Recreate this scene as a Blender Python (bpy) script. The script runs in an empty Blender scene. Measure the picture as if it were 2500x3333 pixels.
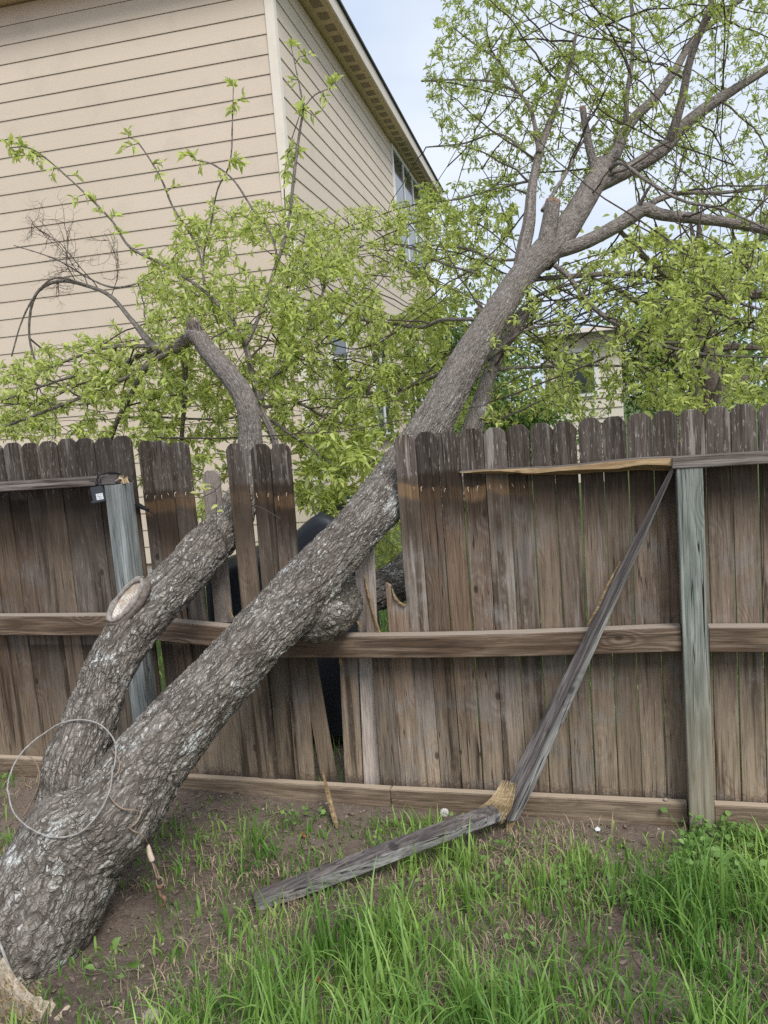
import bpy, bmesh, math, random
import numpy as np
from mathutils import Vector, Matrix
from mathutils.bvhtree import BVHTree
random.seed(7); rng = np.random.default_rng(7)
SC = bpy.context.scene
COL = SC.collection

# ------------------------------------------------------------------ camera
W0, H0, FPX = 2500.0, 3333.0, 2663.96
YAW, PITCH, ROLL, HYAW = -0.28624, -0.11744, 0.08031, 0.068134
CAMZ = 1.70
def cam_axes():
    cy, sy, cp, sp, cr, sr = (math.cos(YAW), math.sin(YAW), math.cos(PITCH), math.sin(PITCH), math.cos(ROLL), math.sin(ROLL))
    f = np.array([sy*cp, cy*cp, sp]); r = np.array([cy, -sy, 0.]); d = np.cross(f, r)
    return cr*r+sr*d, -sr*r+cr*d, f
AX_R, AX_D, AX_F = cam_axes()
CAMP = np.array([0., 0., CAMZ])
cam_data = bpy.data.cameras.new('camera'); cam = bpy.data.objects.new('camera', cam_data); COL.objects.link(cam)
cam_data.sensor_fit = 'VERTICAL'; cam_data.sensor_height = 24.0; cam_data.lens = 24.0*FPX/H0
cam_data.clip_end = 2000; cam_data.clip_start = 0.05
m3 = Matrix((AX_R, -AX_D, -AX_F)).transposed()
cam.matrix_world = Matrix.Translation((0, 0, CAMZ)) @ m3.to_4x4()
SC.camera = cam

# ------------------------------------------------------------------ light
SUN_EL, SUN_AZ = math.radians(50), math.radians(140)     # azimuth from +Y clockwise: behind the camera
world = bpy.data.worlds.new('World'); SC.world = world; world.use_nodes = True
wn, wl = world.node_tree.nodes, world.node_tree.links
for n in list(wn): wn.remove(n)
w_out = wn.new('ShaderNodeOutputWorld'); w_bg = wn.new('ShaderNodeBackground'); w_sky = wn.new('ShaderNodeTexSky')
w_sky.sky_type = 'NISHITA'; w_sky.sun_disc = False; w_sky.sun_elevation = SUN_EL; w_sky.sun_rotation = SUN_AZ
w_sky.air_density = 1.0; w_sky.dust_density = 2.0
w_tc = wn.new('ShaderNodeTexCoord'); w_no = wn.new('ShaderNodeTexNoise'); w_no.inputs['Scale'].default_value = 2.2
w_no.inputs['Detail'].default_value = 5; w_no.inputs['Roughness'].default_value = .5
w_mp = wn.new('ShaderNodeMapping'); w_mp.inputs['Scale'].default_value = (1, 1, 2.2)
wl.new(w_tc.outputs['Generated'], w_mp.inputs[0]); wl.new(w_mp.outputs[0], w_no.inputs['Vector'])
w_ra = wn.new('ShaderNodeValToRGB')
w_ra.color_ramp.elements[0].position = .36; w_ra.color_ramp.elements[0].color = (6.0, 7.1, 8.9, 1)
w_ra.color_ramp.elements[1].position = .60; w_ra.color_ramp.elements[1].color = (8.4, 9.0, 9.8, 1)
wl.new(w_no.outputs['Fac'], w_ra.inputs[0])
w_mx = wn.new('ShaderNodeMixRGB'); w_mx.inputs[0].default_value = .88
wl.new(w_sky.outputs[0], w_mx.inputs[1]); wl.new(w_ra.outputs[0], w_mx.inputs[2])
wl.new(w_mx.outputs[0], w_bg.inputs[0]); w_bg.inputs[1].default_value = 0.059
wl.new(w_bg.outputs[0], w_out.inputs[0])
sun_d = bpy.data.lights.new('sun', 'SUN'); sun_d.energy = 1.5; sun_d.angle = math.radians(24); sun_d.color = (1, .965, .92)
sun = bpy.data.objects.new('sun', sun_d); COL.objects.link(sun)
sdir = Vector((math.sin(SUN_AZ)*math.cos(SUN_EL), math.cos(SUN_AZ)*math.cos(SUN_EL), math.sin(SUN_EL)))
sun.rotation_euler = sdir.to_track_quat('Z', 'Y').to_euler()
SC.view_settings.view_transform = 'Standard'; SC.view_settings.look = 'None'
SC.view_settings.exposure = 0.95; SC.view_settings.gamma = 1.0; SC.view_settings.use_curve_mapping = False
SC.render.engine = 'CYCLES'
SC.cycles.max_bounces = 8; SC.cycles.transparent_max_bounces = 8; SC.cycles.use_denoising = False

# ------------------------------------------------------------------ geometry helpers
DS = 2500.0/1659.0            # measurements were taken on a 1659 px wide view of the photograph
def ray(x, y):
    u, v = x*DS, y*DS
    return AX_R*((u-W0/2)/FPX) + AX_D*((v-H0/2)/FPX) + AX_F
def at(x, y, Y):              # measured pixel -> world point in the vertical plane at distance Y
    d = ray(x, y); return CAMP + d*(Y/d[1])
def atz(x, y, z=0.):
    d = ray(x, y); return CAMP + d*((z-CAMZ)/d[2])
def depth(p): return float((np.asarray(p)-CAMP) @ AX_F)
def px2m(w, p): return w*DS*depth(p)/FPX

def link(o, parent=None):
    COL.objects.link(o)
    if parent is not None: o.parent = parent
    return o
def tag(o, label=None, cat=None, group=None, kind=None):
    if label: o['label'] = label
    if cat: o['category'] = cat
    if group: o['group'] = group
    if kind: o['kind'] = kind
    return o
def empty(name, loc=(0, 0, 0)):
    o = bpy.data.objects.new(name, None); o.empty_display_size = .1; o.location = loc; COL.objects.link(o); return o
def meshobj(name, V, F, mat, parent=None, smooth=False, origin=None, attrs=None, uv=None):
    V = np.asarray(V, dtype=np.float64)
    po = np.zeros(3)
    if parent is not None:
        q = parent
        while q is not None: po += np.array(q.location); q = q.parent
    org = np.zeros(3) if origin is None else np.asarray(origin, float)
    me = bpy.data.meshes.new(name)
    if isinstance(F, np.ndarray):
        k = F.shape[1]; n = len(F)
        me.vertices.add(len(V)); me.vertices.foreach_set('co', (V-org).astype(np.float32).ravel())
        me.loops.add(n*k); me.loops.foreach_set('vertex_index', F.astype(np.int32).ravel())
        me.polygons.add(n); me.polygons.foreach_set('loop_start', np.arange(0, n*k, k, dtype=np.int32))
        me.update(calc_edges=True); me.validate()
    else:
        me.from_pydata([tuple(v) for v in (V-org)], [], [tuple(f) for f in F])
    if smooth: me.polygons.foreach_set('use_smooth', [True]*len(me.polygons))
    if attrs:
        for an, arr in attrs.items():
            a = me.attributes.new(an, 'FLOAT', 'POINT'); a.data.foreach_set('value', np.asarray(arr, np.float32))
    if uv is not None:
        a = me.attributes.new('buv', 'FLOAT_VECTOR', 'POINT'); u3 = np.zeros((len(uv), 3), np.float32); u3[:, :2] = uv
        a.data.foreach_set('vector', u3.ravel())
    if mat: me.materials.append(mat)
    o = bpy.data.objects.new(name, me); o.location = org-po
    link(o, parent); return o
class MB:
    def __init__(s): s.v = []; s.f = []
    def add(s, V, F):
        b = len(s.v); s.v += [tuple(p) for p in V]; s.f += [tuple(i+b for i in f) for f in F]
    def box(s, c, size, M=None):
        x, y, z = [q/2 for q in size]
        P = [Vector(p) for p in ((-x,-y,-z),(x,-y,-z),(x,y,-z),(-x,y,-z),(-x,-y,z),(x,-y,z),(x,y,z),(-x,y,z))]
        if M is not None: P = [M @ p for p in P]
        P = [p+Vector(c) for p in P]
        s.add(P, [(0,3,2,1),(4,5,6,7),(0,1,5,4),(1,2,6,5),(2,3,7,6),(3,0,4,7)])
    def prism(s, poly, d):       # polygon of points extruded along vector d
        n = len(poly); d = Vector(d); A = [Vector(p) for p in poly]
        s.add(A+[p+d for p in A], [tuple(range(n))[::-1], tuple(range(n, 2*n))]+[(i, (i+1) % n, n+(i+1) % n, n+i) for i in range(n)])
    def tube(s, pts, rad, n=8, cap=True):
        V, F = tube_arrays(pts, rad, n, cap); s.add(V, F)
    def build(s, name, mat, parent=None, **k): return meshobj(name, s.v, s.f, mat, parent, **k)
def frames(P):
    P = np.asarray(P, float); T = np.gradient(P, axis=0); T /= np.linalg.norm(T, axis=1)[:, None]+1e-12
    a = np.array([0, 0, 1.]) if abs(T[0][2]) < .9 else np.array([1., 0, 0])
    N = np.zeros_like(P); n = a-T[0]*(a@T[0]); n /= np.linalg.norm(n); N[0] = n
    for i in range(1, len(P)):
        n = N[i-1]-T[i]*(N[i-1]@T[i]); n /= np.linalg.norm(n)+1e-12; N[i] = n
    return T, N, np.cross(T, N)
def tube_arrays(pts, rad, n=8, cap=True):
    P = np.asarray(pts, float); k = len(P); rad = np.broadcast_to(np.asarray(rad, float), (k,))
    T, N, B = frames(P); th = np.arange(n)*2*np.pi/n
    V = (P[:, None, :]+rad[:, None, None]*(np.cos(th)[None, :, None]*N[:, None, :]+np.sin(th)[None, :, None]*B[:, None, :])).reshape(-1, 3)
    F = [(i*n+j, i*n+(j+1) % n, (i+1)*n+(j+1) % n, (i+1)*n+j) for i in range(k-1) for j in range(n)]
    if cap: F += [tuple(range(n))[::-1], tuple((k-1)*n+j for j in range(n))]
    return V, F
def catmull(P, step=None, n=None):
    P = np.asarray(P, float); Q = np.vstack([2*P[0]-P[1], P, 2*P[-1]-P[-2]]); out = []
    for i in range(1, len(Q)-2):
        seg = np.linalg.norm(Q[i+1][:3]-Q[i][:3]); m = max(2, int(seg/step)) if step else n
        for t in np.linspace(0, 1, m, endpoint=False):
            a, b, c, d = Q[i-1], Q[i], Q[i+1], Q[i+2]
            out.append(.5*((2*b)+(-a+c)*t+(2*a-5*b+4*c-d)*t*t+(-a+3*b-3*c+d)*t**3))
    out.append(P[-1]); return np.array(out)
def hsh(i, j, k):
    h = (i.astype(np.int64)*374761393 + j.astype(np.int64)*668265263 + k.astype(np.int64)*2147483647) & 0xffffffff
    h = ((h ^ (h >> 13))*1274126177) & 0xffffffff
    return ((h ^ (h >> 16)) & 0xffff)/65535.0
def vnoise(p):
    p = np.asarray(p, float); i = np.floor(p).astype(np.int64); f = p-i; f = f*f*(3-2*f); r = 0
    for a in (0, 1):
        for b in (0, 1):
            for c in (0, 1):
                w = (f[..., 0] if a else 1-f[..., 0])*(f[..., 1] if b else 1-f[..., 1])*(f[..., 2] if c else 1-f[..., 2])
                r = r+w*hsh(i[..., 0]+a, i[..., 1]+b, i[..., 2]+c)
    return r
def fbm(p, o=4):
    p = np.asarray(p, float); r = 0; a = .5
    for _ in range(o): r = r+a*vnoise(p); p = p*2.03+17.1; a *= .5
    return r
def voro(x, y, nx):            # periodic in x (nx cells): F1, F2, cell random
    ix, iy = np.floor(x).astype(np.int64), np.floor(y).astype(np.int64)
    f1 = np.full(x.shape, 9.); f2 = f1.copy(); cid = np.zeros(x.shape)
    for dx in (-1, 0, 1):
        for dy in (-1, 0, 1):
            cx, cy = ix+dx, iy+dy; wx = np.mod(cx, nx); z = np.zeros_like(wx)
            px = cx+.1+.8*hsh(wx, cy, z+3); py = cy+.1+.8*hsh(wx, cy, z+9)
            d = np.hypot(px-x, py-y); m = d < f1
            f2 = np.where(m, f1, np.minimum(f2, d)); cid = np.where(m, hsh(wx, cy, z+21), cid); f1 = np.minimum(f1, d)
    return f1, f2, cid
def sstep(a, b, x): t = np.clip((x-a)/(b-a), 0, 1); return t*t*(3-2*t)

# ------------------------------------------------------------------ material helpers
class NT:
    def __init__(s, name):
        s.m = bpy.data.materials.new(name); s.m.use_nodes = True; s.t = s.m.node_tree; s.N = s.t.nodes; s.L = s.t.links
        s.b = s.N['Principled BSDF']; s.out = s.N['Material Output']
    def put(s, sock, v):
        if hasattr(v, 'is_linked') or isinstance(v, bpy.types.NodeSocket): s.L.new(v, sock)
        elif isinstance(v, (tuple, list)) and sock.type == 'RGBA' and len(v) == 3: sock.default_value = (*v, 1)
        else: sock.default_value = v
    def node(s, t, **k):
        n = s.N.new(t)
        for a, v in k.items(): setattr(n, a, v)
        return n
    def math(s, op, a, b=0., c=None, clamp=False):
        n = s.node('ShaderNodeMath', operation=op, use_clamp=clamp); s.put(n.inputs[0], a); s.put(n.inputs[1], b)
        if c is not None: s.put(n.inputs[2], c)
        return n.outputs[0]
    def mix(s, f, a, b, mode='MIX'):
        n = s.node('ShaderNodeMixRGB', blend_type=mode); s.put(n.inputs[0], f); s.put(n.inputs[1], a); s.put(n.inputs[2], b); return n.outputs[0]
    def sep(s, v):
        n = s.node('ShaderNodeSeparateXYZ'); s.put(n.inputs[0], v); return n.outputs
    def comb(s, x, y, z):
        n = s.node('ShaderNodeCombineXYZ'); s.put(n.inputs[0], x); s.put(n.inputs[1], y); s.put(n.inputs[2], z); return n.outputs[0]
    def vmul(s, v, k):
        n = s.node('ShaderNodeVectorMath', operation='MULTIPLY'); s.put(n.inputs[0], v); s.put(n.inputs[1], k); return n.outputs[0]
    def vadd(s, v, k):
        n = s.node('ShaderNodeVectorMath', operation='ADD'); s.put(n.inputs[0], v); s.put(n.inputs[1], k); return n.outputs[0]
    def noise(s, v, sc=1., det=4., ro=.55, dist=0.):
        n = s.node('ShaderNodeTexNoise'); s.put(n.inputs['Vector'], v); s.put(n.inputs['Scale'], sc); n.inputs['Detail'].default_value = det
        n.inputs['Roughness'].default_value = ro; n.inputs['Distortion'].default_value = dist; return n.outputs['Fac']
    def vor(s, v, sc=1., feat='F1', dims='3D', out='Distance'):
        n = s.node('ShaderNodeTexVoronoi', feature=feat, voronoi_dimensions=dims); s.put(n.inputs['Vector'], v); s.put(n.inputs['Scale'], sc); return n.outputs[out]
    def ramp(s, f, stops):
        n = s.node('ShaderNodeValToRGB'); s.put(n.inputs[0], f); e = n.color_ramp.elements
        while len(e) > 1: e.remove(e[-1])
        for i, (p, c) in enumerate(stops):
            x = e[0] if i == 0 else e.new(p)
            x.position = p; c = (c, c, c) if not isinstance(c, tuple) else c; x.color = (*c, 1)
        return n.outputs[0]
    def step(s, f, a, b):
        n = s.node('ShaderNodeMapRange', interpolation_type='SMOOTHSTEP'); s.put(n.inputs[0], f); n.inputs[1].default_value = a; n.inputs[2].default_value = b
        return n.outputs[0]
    def obj(s): return s.node('ShaderNodeTexCoord').outputs['Object']
    def pos(s): return s.node('ShaderNodeNewGeometry').outputs['Position']
    def rnd(s): return s.node('ShaderNodeObjectInfo').outputs['Random']
    def attr(s, name, typ='GEOMETRY', out='Fac'):
        n = s.node('ShaderNodeAttribute', attribute_name=name, attribute_type=typ); return n.outputs[out]
    def bump(s, h, st=.3, d=.01):
        n = s.node('ShaderNodeBump'); n.inputs['Strength'].default_value = st; n.inputs['Distance'].default_value = d; s.put(n.inputs['Height'], h)
        s.L.new(n.outputs[0], s.b.inputs['Normal'])
    def fin(s, col, rough=.85, spec=.25):
        s.put(s.b.inputs['Base Color'], col); s.put(s.b.inputs['Roughness'], rough); s.b.inputs['Specular IOR Level'].default_value = spec
        return s.m
def plain(name, col, rough=.7, var=.15, sc=30., bump=.0, metal=0., spec=.3):
    t = NT(name); n = t.noise(t.obj(), sc, 5); a = tuple(c*(1-var) for c in col); b = tuple(min(1, c*(1+var)) for c in col)
    if bump: t.bump(t.noise(t.obj(), sc*3, 4), bump, .003)
    t.b.inputs['Metallic'].default_value = metal
    return t.fin(t.mix(t.ramp(n, [(.3, 0.), (.7, 1.)]), a, b), rough, spec)

def grainset(t, axis, seedmul=37.):
    """object coordinates with the grain along z, shifted per object"""
    x, y, z = t.sep(t.obj())
    if axis == 'x': x, z = z, x
    r = t.math('MULTIPLY', t.rnd(), seedmul)
    gx = t.math('ADD', x, r); gy = t.math('ADD', y, t.math('MULTIPLY', r, .37)); gz = t.math('ADD', z, t.math('MULTIPLY', r, 1.7))
    # knots
    kv = t.vor(t.comb(t.math('MULTIPLY', gx, 1.), t.math('MULTIPLY', gz, .55), 0.), 4.2, 'F1', '2D')
    kn = t.math('SUBTRACT', 1., t.step(kv, .03, .25))
    fine = t.noise(t.comb(t.math('MULTIPLY', gx, 260.), t.math('MULTIPLY', gy, 260.), t.math('MULTIPLY', gz, 9.)), 1., 3, .6)
    mid = t.noise(t.comb(t.math('MULTIPLY', gx, 55.), t.math('MULTIPLY', gy, 55.), t.math('MULTIPLY', gz, 2.6)), 1., 4, .6)
    big = t.noise(t.comb(t.math('MULTIPLY', gx, 11.), t.math('MULTIPLY', gy, 11.), t.math('MULTIPLY', gz, 1.3)), 1., 3, .5)
    rn = t.noise(t.comb(t.math('MULTIPLY', gx, 8.), t.math('MULTIPLY', gy, 8.), t.math('MULTIPLY', gz, .8)), 1., 1, .4)
    rn = t.math('ADD', rn, t.math('MULTIPLY', kn, .16))
    rings = t.math('MULTIPLY_ADD', t.math('SINE', t.math('MULTIPLY', rn, 75.)), .5, .5)
    core = t.math('SUBTRACT', 1., t.step(kv, .025, .05))
    return dict(x=gx, y=gy, z=gz, fine=fine, mid=mid, big=big, rings=rings, core=core)

def mat_picket(name, upper, mid, stain, lower):
    t = NT(name); g = grainset(t, 'z'); z = t.sep(t.pos())[2]; r = t.rnd()
    r2 = t.math('FRACT', t.math('MULTIPLY', r, 17.31)); r3 = t.math('FRACT', t.math('MULTIPLY', r, 91.7))
    mul = lambda c, k: tuple(q*k for q in c)
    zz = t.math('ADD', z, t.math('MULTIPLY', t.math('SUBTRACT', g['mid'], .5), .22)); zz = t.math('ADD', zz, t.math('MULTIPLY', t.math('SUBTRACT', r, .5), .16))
    m_ = t.step(g['mid'], .34, .68)
    m_ = t.math('ADD', t.math('MULTIPLY', m_, .55), t.math('MULTIPLY', t.noise(t.comb(t.math('MULTIPLY', g['x'], 14.), t.math('MULTIPLY', g['y'], 14.), t.math('MULTIPLY', g['z'], 5.)), 1., 5, .65), .5)); body = t.mix(m_, mul(mid, .58), mul(mid, 1.30)); body = t.mix(t.math('MULTIPLY', r2, .7), body, t.mix(m_, (.115, .10, .09), (.27, .245, .22)))
    body = t.mix(t.math('MULTIPLY', t.step(r3, .7, .95), .45), body, t.mix(m_, (.15, .085, .05), (.30, .19, .125)))
    low = t.mix(m_, mul(lower, .62), mul(lower, 1.25)); body = t.mix(t.math('SUBTRACT', 1., t.step(zz, .18, .62)), body, low)
    # long dark run-off stains
    sx = t.noise(t.comb(t.math('MULTIPLY', g['x'], 24.), t.math('MULTIPLY', g['y'], 4.), t.math('MULTIPLY', g['z'], 1.1)), 1., 3, .55)
    body = t.mix(t.math('MULTIPLY', t.step(sx, .54, .66), .8), body, mul(stain, .85))
    sw = t.noise(t.comb(t.math('MULTIPLY', g['x'], 30.), 3., t.math('MULTIPLY', g['z'], 1.6)), 1., 3, .6)
    body = t.mix(t.math('MULTIPLY', t.step(sw, .57, .72), .55), body, (.40, .36, .32))
    fl0 = t.noise(t.comb(t.math('MULTIPLY', g['x'], 150.), 7., t.math('MULTIPLY', g['z'], 16.)), 1., 3, .65); body = t.mix(t.math('MULTIPLY', t.step(fl0, .58, .67), t.math('MULTIPLY_ADD', r2, .5, .15)), body, (.42, .385, .345))
    pt = t.noise(t.vadd(t.pos(), (3., 0., 0.)), 5.5, 4, .6); body = t.mix(t.math('MULTIPLY', t.step(pt, .52, .66), .5), body, t.mix(m_, (.17, .155, .142), (.34, .315, .29)))
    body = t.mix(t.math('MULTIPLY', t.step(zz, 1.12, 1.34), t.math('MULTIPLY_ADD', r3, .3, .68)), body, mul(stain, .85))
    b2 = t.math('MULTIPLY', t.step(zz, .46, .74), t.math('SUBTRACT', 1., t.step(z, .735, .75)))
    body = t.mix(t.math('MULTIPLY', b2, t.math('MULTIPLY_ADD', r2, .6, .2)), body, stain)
    # weathered top end with pale flecks
    up = t.mix(m_, mul(upper, .42), mul(upper, 1.30)); up = t.mix(t.math('MULTIPLY', t.step(sx, .50, .64), .7), up, stain)
    fl = t.noise(t.comb(t.math('MULTIPLY', g['x'], 130.), 0., t.math('MULTIPLY', g['z'], 22.)), 1., 3, .65)
    up = t.mix(t.math('MULTIPLY', t.step(fl, .57, .66), .75), up, (.40, .365, .33)); up = t.mix(t.math('MULTIPLY', t.step(sw, .58, .64), .55), up, (.36, .33, .30))
    zu = t.math('ADD', z, t.math('ADD', t.math('MULTIPLY', t.math('SUBTRACT', r2, .5), .018), t.math('MULTIPLY', t.math('SUBTRACT', g['mid'], .5), .05))); body = t.mix(t.step(zu, 1.440, 1.466), body, up)
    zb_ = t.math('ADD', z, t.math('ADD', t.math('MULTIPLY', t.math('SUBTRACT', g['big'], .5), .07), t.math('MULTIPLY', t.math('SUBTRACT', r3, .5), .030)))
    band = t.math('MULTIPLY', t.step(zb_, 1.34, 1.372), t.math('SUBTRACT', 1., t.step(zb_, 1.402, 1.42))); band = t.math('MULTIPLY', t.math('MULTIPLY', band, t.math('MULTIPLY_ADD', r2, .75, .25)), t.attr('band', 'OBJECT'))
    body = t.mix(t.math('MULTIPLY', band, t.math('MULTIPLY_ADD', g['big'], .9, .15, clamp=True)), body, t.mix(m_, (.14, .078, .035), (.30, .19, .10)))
    so = t.noise(t.pos(), 70., 5, .75)
    body = t.mix(t.math('MULTIPLY', t.step(t.math('ADD', z, t.math('MULTIPLY', so, .18)), .262, .215), .75), body, (.115, .088, .07))
    col = t.mix(t.math('MULTIPLY', t.step(g['fine'], .48, .34), .55), body, t.mix(.72, body, (.02, .015, .012)))
    col = t.mix(t.math('MULTIPLY', g['rings'], t.math('MULTIPLY', r3, .30)), col, t.mix(.6, col, (.03, .02, .015)))
    col = t.mix(t.math('MULTIPLY', t.step(g['fine'], .60, .74), .45), col, t.mix(.5, col, (.50, .47, .42)))
    ck = t.noise(t.comb(t.math('MULTIPLY', g['x'], 34.), 0., t.math('MULTIPLY', g['z'], .8)), 1., 2, .5)
    ck = t.math('SUBTRACT', 1., t.step(t.math('ABSOLUTE', t.math('SUBTRACT', ck, .5)), .002, .010)); col = t.mix(t.math('MULTIPLY', ck, t.math('MULTIPLY', r3, .8)), col, (.02, .015, .012))
    col = t.mix(t.math('MULTIPLY', g['core'], t.math('MULTIPLY', r2, .9)), col, (.035, .024, .018))
    col = t.mix(t.math('MULTIPLY', t.attr('pale', 'OBJECT'), .8), col, t.mix(t.math('ADD', t.math('MULTIPLY', m_, .6), t.math('MULTIPLY', t.step(g['fine'], .35, .65), .4)), (.17, .135, .115), (.47, .415, .375)))
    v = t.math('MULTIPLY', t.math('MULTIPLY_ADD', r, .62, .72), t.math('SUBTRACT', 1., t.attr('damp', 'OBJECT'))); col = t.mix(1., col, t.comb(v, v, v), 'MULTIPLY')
    t.bump(t.math('ADD', t.math('MULTIPLY', g['fine'], .7), t.math('MULTIPLY', g['rings'], .3)), .6, .005)
    return t.fin(col, .9, .12)
def mat_wood(name, dark, light, axis='x', ring=.4, crack=0., spread=(.36, .66), topbright=None, foot=None):
    t = NT(name); g = grainset(t, axis)
    col = t.mix(t.step(g['mid'], *spread), dark, light)
    col = t.mix(t.math('MULTIPLY', g['rings'], ring), col, tuple(c*.45 for c in dark))
    col = t.mix(t.math('MULTIPLY', t.step(g['big'], .42, .66), .45), col, tuple(c*.9 for c in dark))
    col = t.mix(t.math('MULTIPLY', t.step(g['fine'], .52, .38), .5), col, tuple(c*.4 for c in dark))
    if crack:
        cr = t.noise(t.comb(t.math('MULTIPLY', g['x'], 38.), t.math('MULTIPLY', g['y'], 38.), t.math('MULTIPLY', g['z'], .9)), 1., 2, .5)
        ck = t.math('SUBTRACT', 1., t.step(t.math('ABSOLUTE', t.math('SUBTRACT', cr, .5)), .004, .016))
        col = t.mix(t.math('MULTIPLY', ck, crack), col, (.025, .02, .018))
    col = t.mix(t.math('MULTIPLY', g['core'], .7), col, tuple(c*.25 for c in dark))
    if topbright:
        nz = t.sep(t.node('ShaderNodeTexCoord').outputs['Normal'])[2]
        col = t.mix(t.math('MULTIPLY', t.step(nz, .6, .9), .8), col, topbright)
    if foot:
        zp = t.math('ADD', t.sep(t.pos())[2], t.math('MULTIPLY', g['big'], .3)); col = t.mix(t.math('MULTIPLY', t.step(zp, 1.0, .35), .75), col, t.mix(t.step(g['mid'], *spread), tuple(c*.6 for c in foot), foot))
    t.bump(t.math('ADD', t.math('MULTIPLY', g['fine'], .6), t.math('MULTIPLY', g['rings'], .4)), .5, .004)
    return t.fin(col, .88, .15)

M = {}
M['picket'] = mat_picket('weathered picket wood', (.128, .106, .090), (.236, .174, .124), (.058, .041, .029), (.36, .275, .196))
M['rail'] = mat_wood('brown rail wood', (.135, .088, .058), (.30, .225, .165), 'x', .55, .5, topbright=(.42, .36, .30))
M['rail_grey'] = mat_wood('grey rail wood', (.13, .105, .09), (.36, .32, .285), 'x', .4, .7)
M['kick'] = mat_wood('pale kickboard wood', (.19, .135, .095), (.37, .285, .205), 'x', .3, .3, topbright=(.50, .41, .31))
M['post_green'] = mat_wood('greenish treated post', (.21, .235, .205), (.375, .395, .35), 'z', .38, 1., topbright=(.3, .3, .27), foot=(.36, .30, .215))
M['post_blue'] = mat_wood('blue grey post', (.22, .24, .235), (.43, .455, .44), 'z', .3, .6)
M['old_dark'] = mat_wood('dark weathered face', (.088, .075, .072), (.235, .208, .198), 'x', .15, .6)
M['old_pale'] = mat_wood('silver weathered face', (.21, .20, .195), (.50, .485, .465), 'x', .25, .9)
M['fresh'] = mat_wood('fresh torn wood', (.25, .165, .085), (.49, .37, .21), 'x', .3, .2)
M['fresh_dull'] = mat_wood('dull split wood', (.26, .19, .12), (.50, .40, .27), 'x', .3, .5)
M['fresh_pale'] = mat_wood('dry torn fibres', (.40, .29, .16), (.68, .53, .33), 'x', .3, .2)

def mat_bark():
    t = NT('rough grey bark'); uv = t.attr('buv', out='Vector'); rg = t.attr('ridge'); ro = t.attr('rough')
    u, v, _ = t.sep(uv); p = t.pos()
    wa = t.math('SUBTRACT', t.noise(p, 22., 3, .6), .5); wb = t.math('SUBTRACT', t.noise(t.vadd(p, (5., 3., 1.)), 30., 3, .6), .5)
    uu = t.math('MULTIPLY_ADD', wa, .030, u); vv = t.math('MULTIPLY_ADD', wb, .060, v)
    e1 = t.vor(t.comb(t.math('MULTIPLY', uu, 80.), t.math('MULTIPLY', vv, 21.), 0.), 1., 'DISTANCE_TO_EDGE', '2D')
    e2 = t.vor(t.comb(t.math('MULTIPLY', uu, 130.), t.math('MULTIPLY', vv, 60.), 3.), 1., 'DISTANCE_TO_EDGE', '2D')
    cc = t.vor(t.comb(t.math('MULTIPLY', uu, 130.), t.math('MULTIPLY', vv, 60.), 3.), 1., 'F1', '2D', 'Color')
    cr, cg, cb = t.sep(cc)
    e0 = t.vor(t.comb(t.math('MULTIPLY', uu, 24.), t.math('MULTIPLY', vv, 4.5), 7.), 1., 'DISTANCE_TO_EDGE', '2D')
    crack = t.math('MULTIPLY', t.step(e1, .0, .17), t.math('MULTIPLY_ADD', t.step(e2, .0, .18), .5, .5)); crack = t.mix(t.math('MULTIPLY', t.step(t.noise(p, 11., 3, .5), .42, .62), .45), crack, (1., 1., 1.)); crack = t.math('MULTIPLY', crack, t.math('MULTIPLY_ADD', t.step(e0, .0, .10), .8, .2))
    n1 = t.noise(t.comb(t.math('MULTIPLY', u, 90.), t.math('MULTIPLY', v, 34.), 0.), 1., 5, .65)
    n2 = t.noise(p, 6., 3, .5); n3 = t.noise(p, 260., 3, .7)
    face = t.mix(t.math('MULTIPLY_ADD', cr, .7, t.math('MULTIPLY', n1, .3)), (.215, .19, .162), (.45, .415, .365))
    face = t.mix(t.math('MULTIPLY', t.step(n2, .42, .62), .5), face, t.mix(cg, (.16, .128, .11), (.32, .275, .24)))
    dark = t.mix(n1, (.068, .057, .048), (.135, .115, .097))
    col = t.mix(t.math('MULTIPLY', crack, t.step(rg, .06, .34)), dark, face)
    # thin young bark further up: fine scaly flecks
    sm = t.mix(t.step(n1, .3, .7), (.18, .152, .133), (.37, .33, .295))
    le = t.noise(t.comb(t.math('MULTIPLY', u, 130.), t.math('MULTIPLY', v, 90.), 0.), 1., 4, .7)
    sm = t.mix(t.math('MULTIPLY', t.step(le, .56, .68), .55), sm, (.42, .385, .35))
    sm = t.mix(t.math('MULTIPLY', t.step(le, .44, .34), .6), sm, (.055, .043, .036))
    col = t.mix(t.step(ro, .30, .85), sm, col)
    # lichen
    l1 = t.noise(p, 7., 3, .5); l2 = t.noise(p, 60., 4, .7)
    li = t.math('MULTIPLY', t.step(t.math('ADD', t.math('MULTIPLY', l1, .72), t.math('MULTIPLY', l2, .42)), .665, .69), t.math('MULTIPLY', t.step(ro, .1, .6), crack))
    col = t.mix(t.math('MULTIPLY', li, .85), col, t.mix(n3, (.50, .52, .49), (.72, .73, .70)))
    fl = t.math('MULTIPLY', t.step(cb, .945, .965), t.math('MULTIPLY', crack, t.step(ro, .2, .6))); col = t.mix(t.math('MULTIPLY', fl, .75), col, (.60, .585, .555))
    t.bump(t.math('ADD', t.math('MULTIPLY', crack, 1.2), t.math('ADD', t.math('MULTIPLY', n1, .5), t.math('ADD', t.math('MULTIPLY', cg, .5), t.math('MULTIPLY', n3, .25)))), .8, .008)
    return t.fin(col, .92, .1)
M['bark'] = mat_bark()
M['twig'] = plain('dark twig bark', (.075, .058, .048), .85, .35, 40.)
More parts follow.
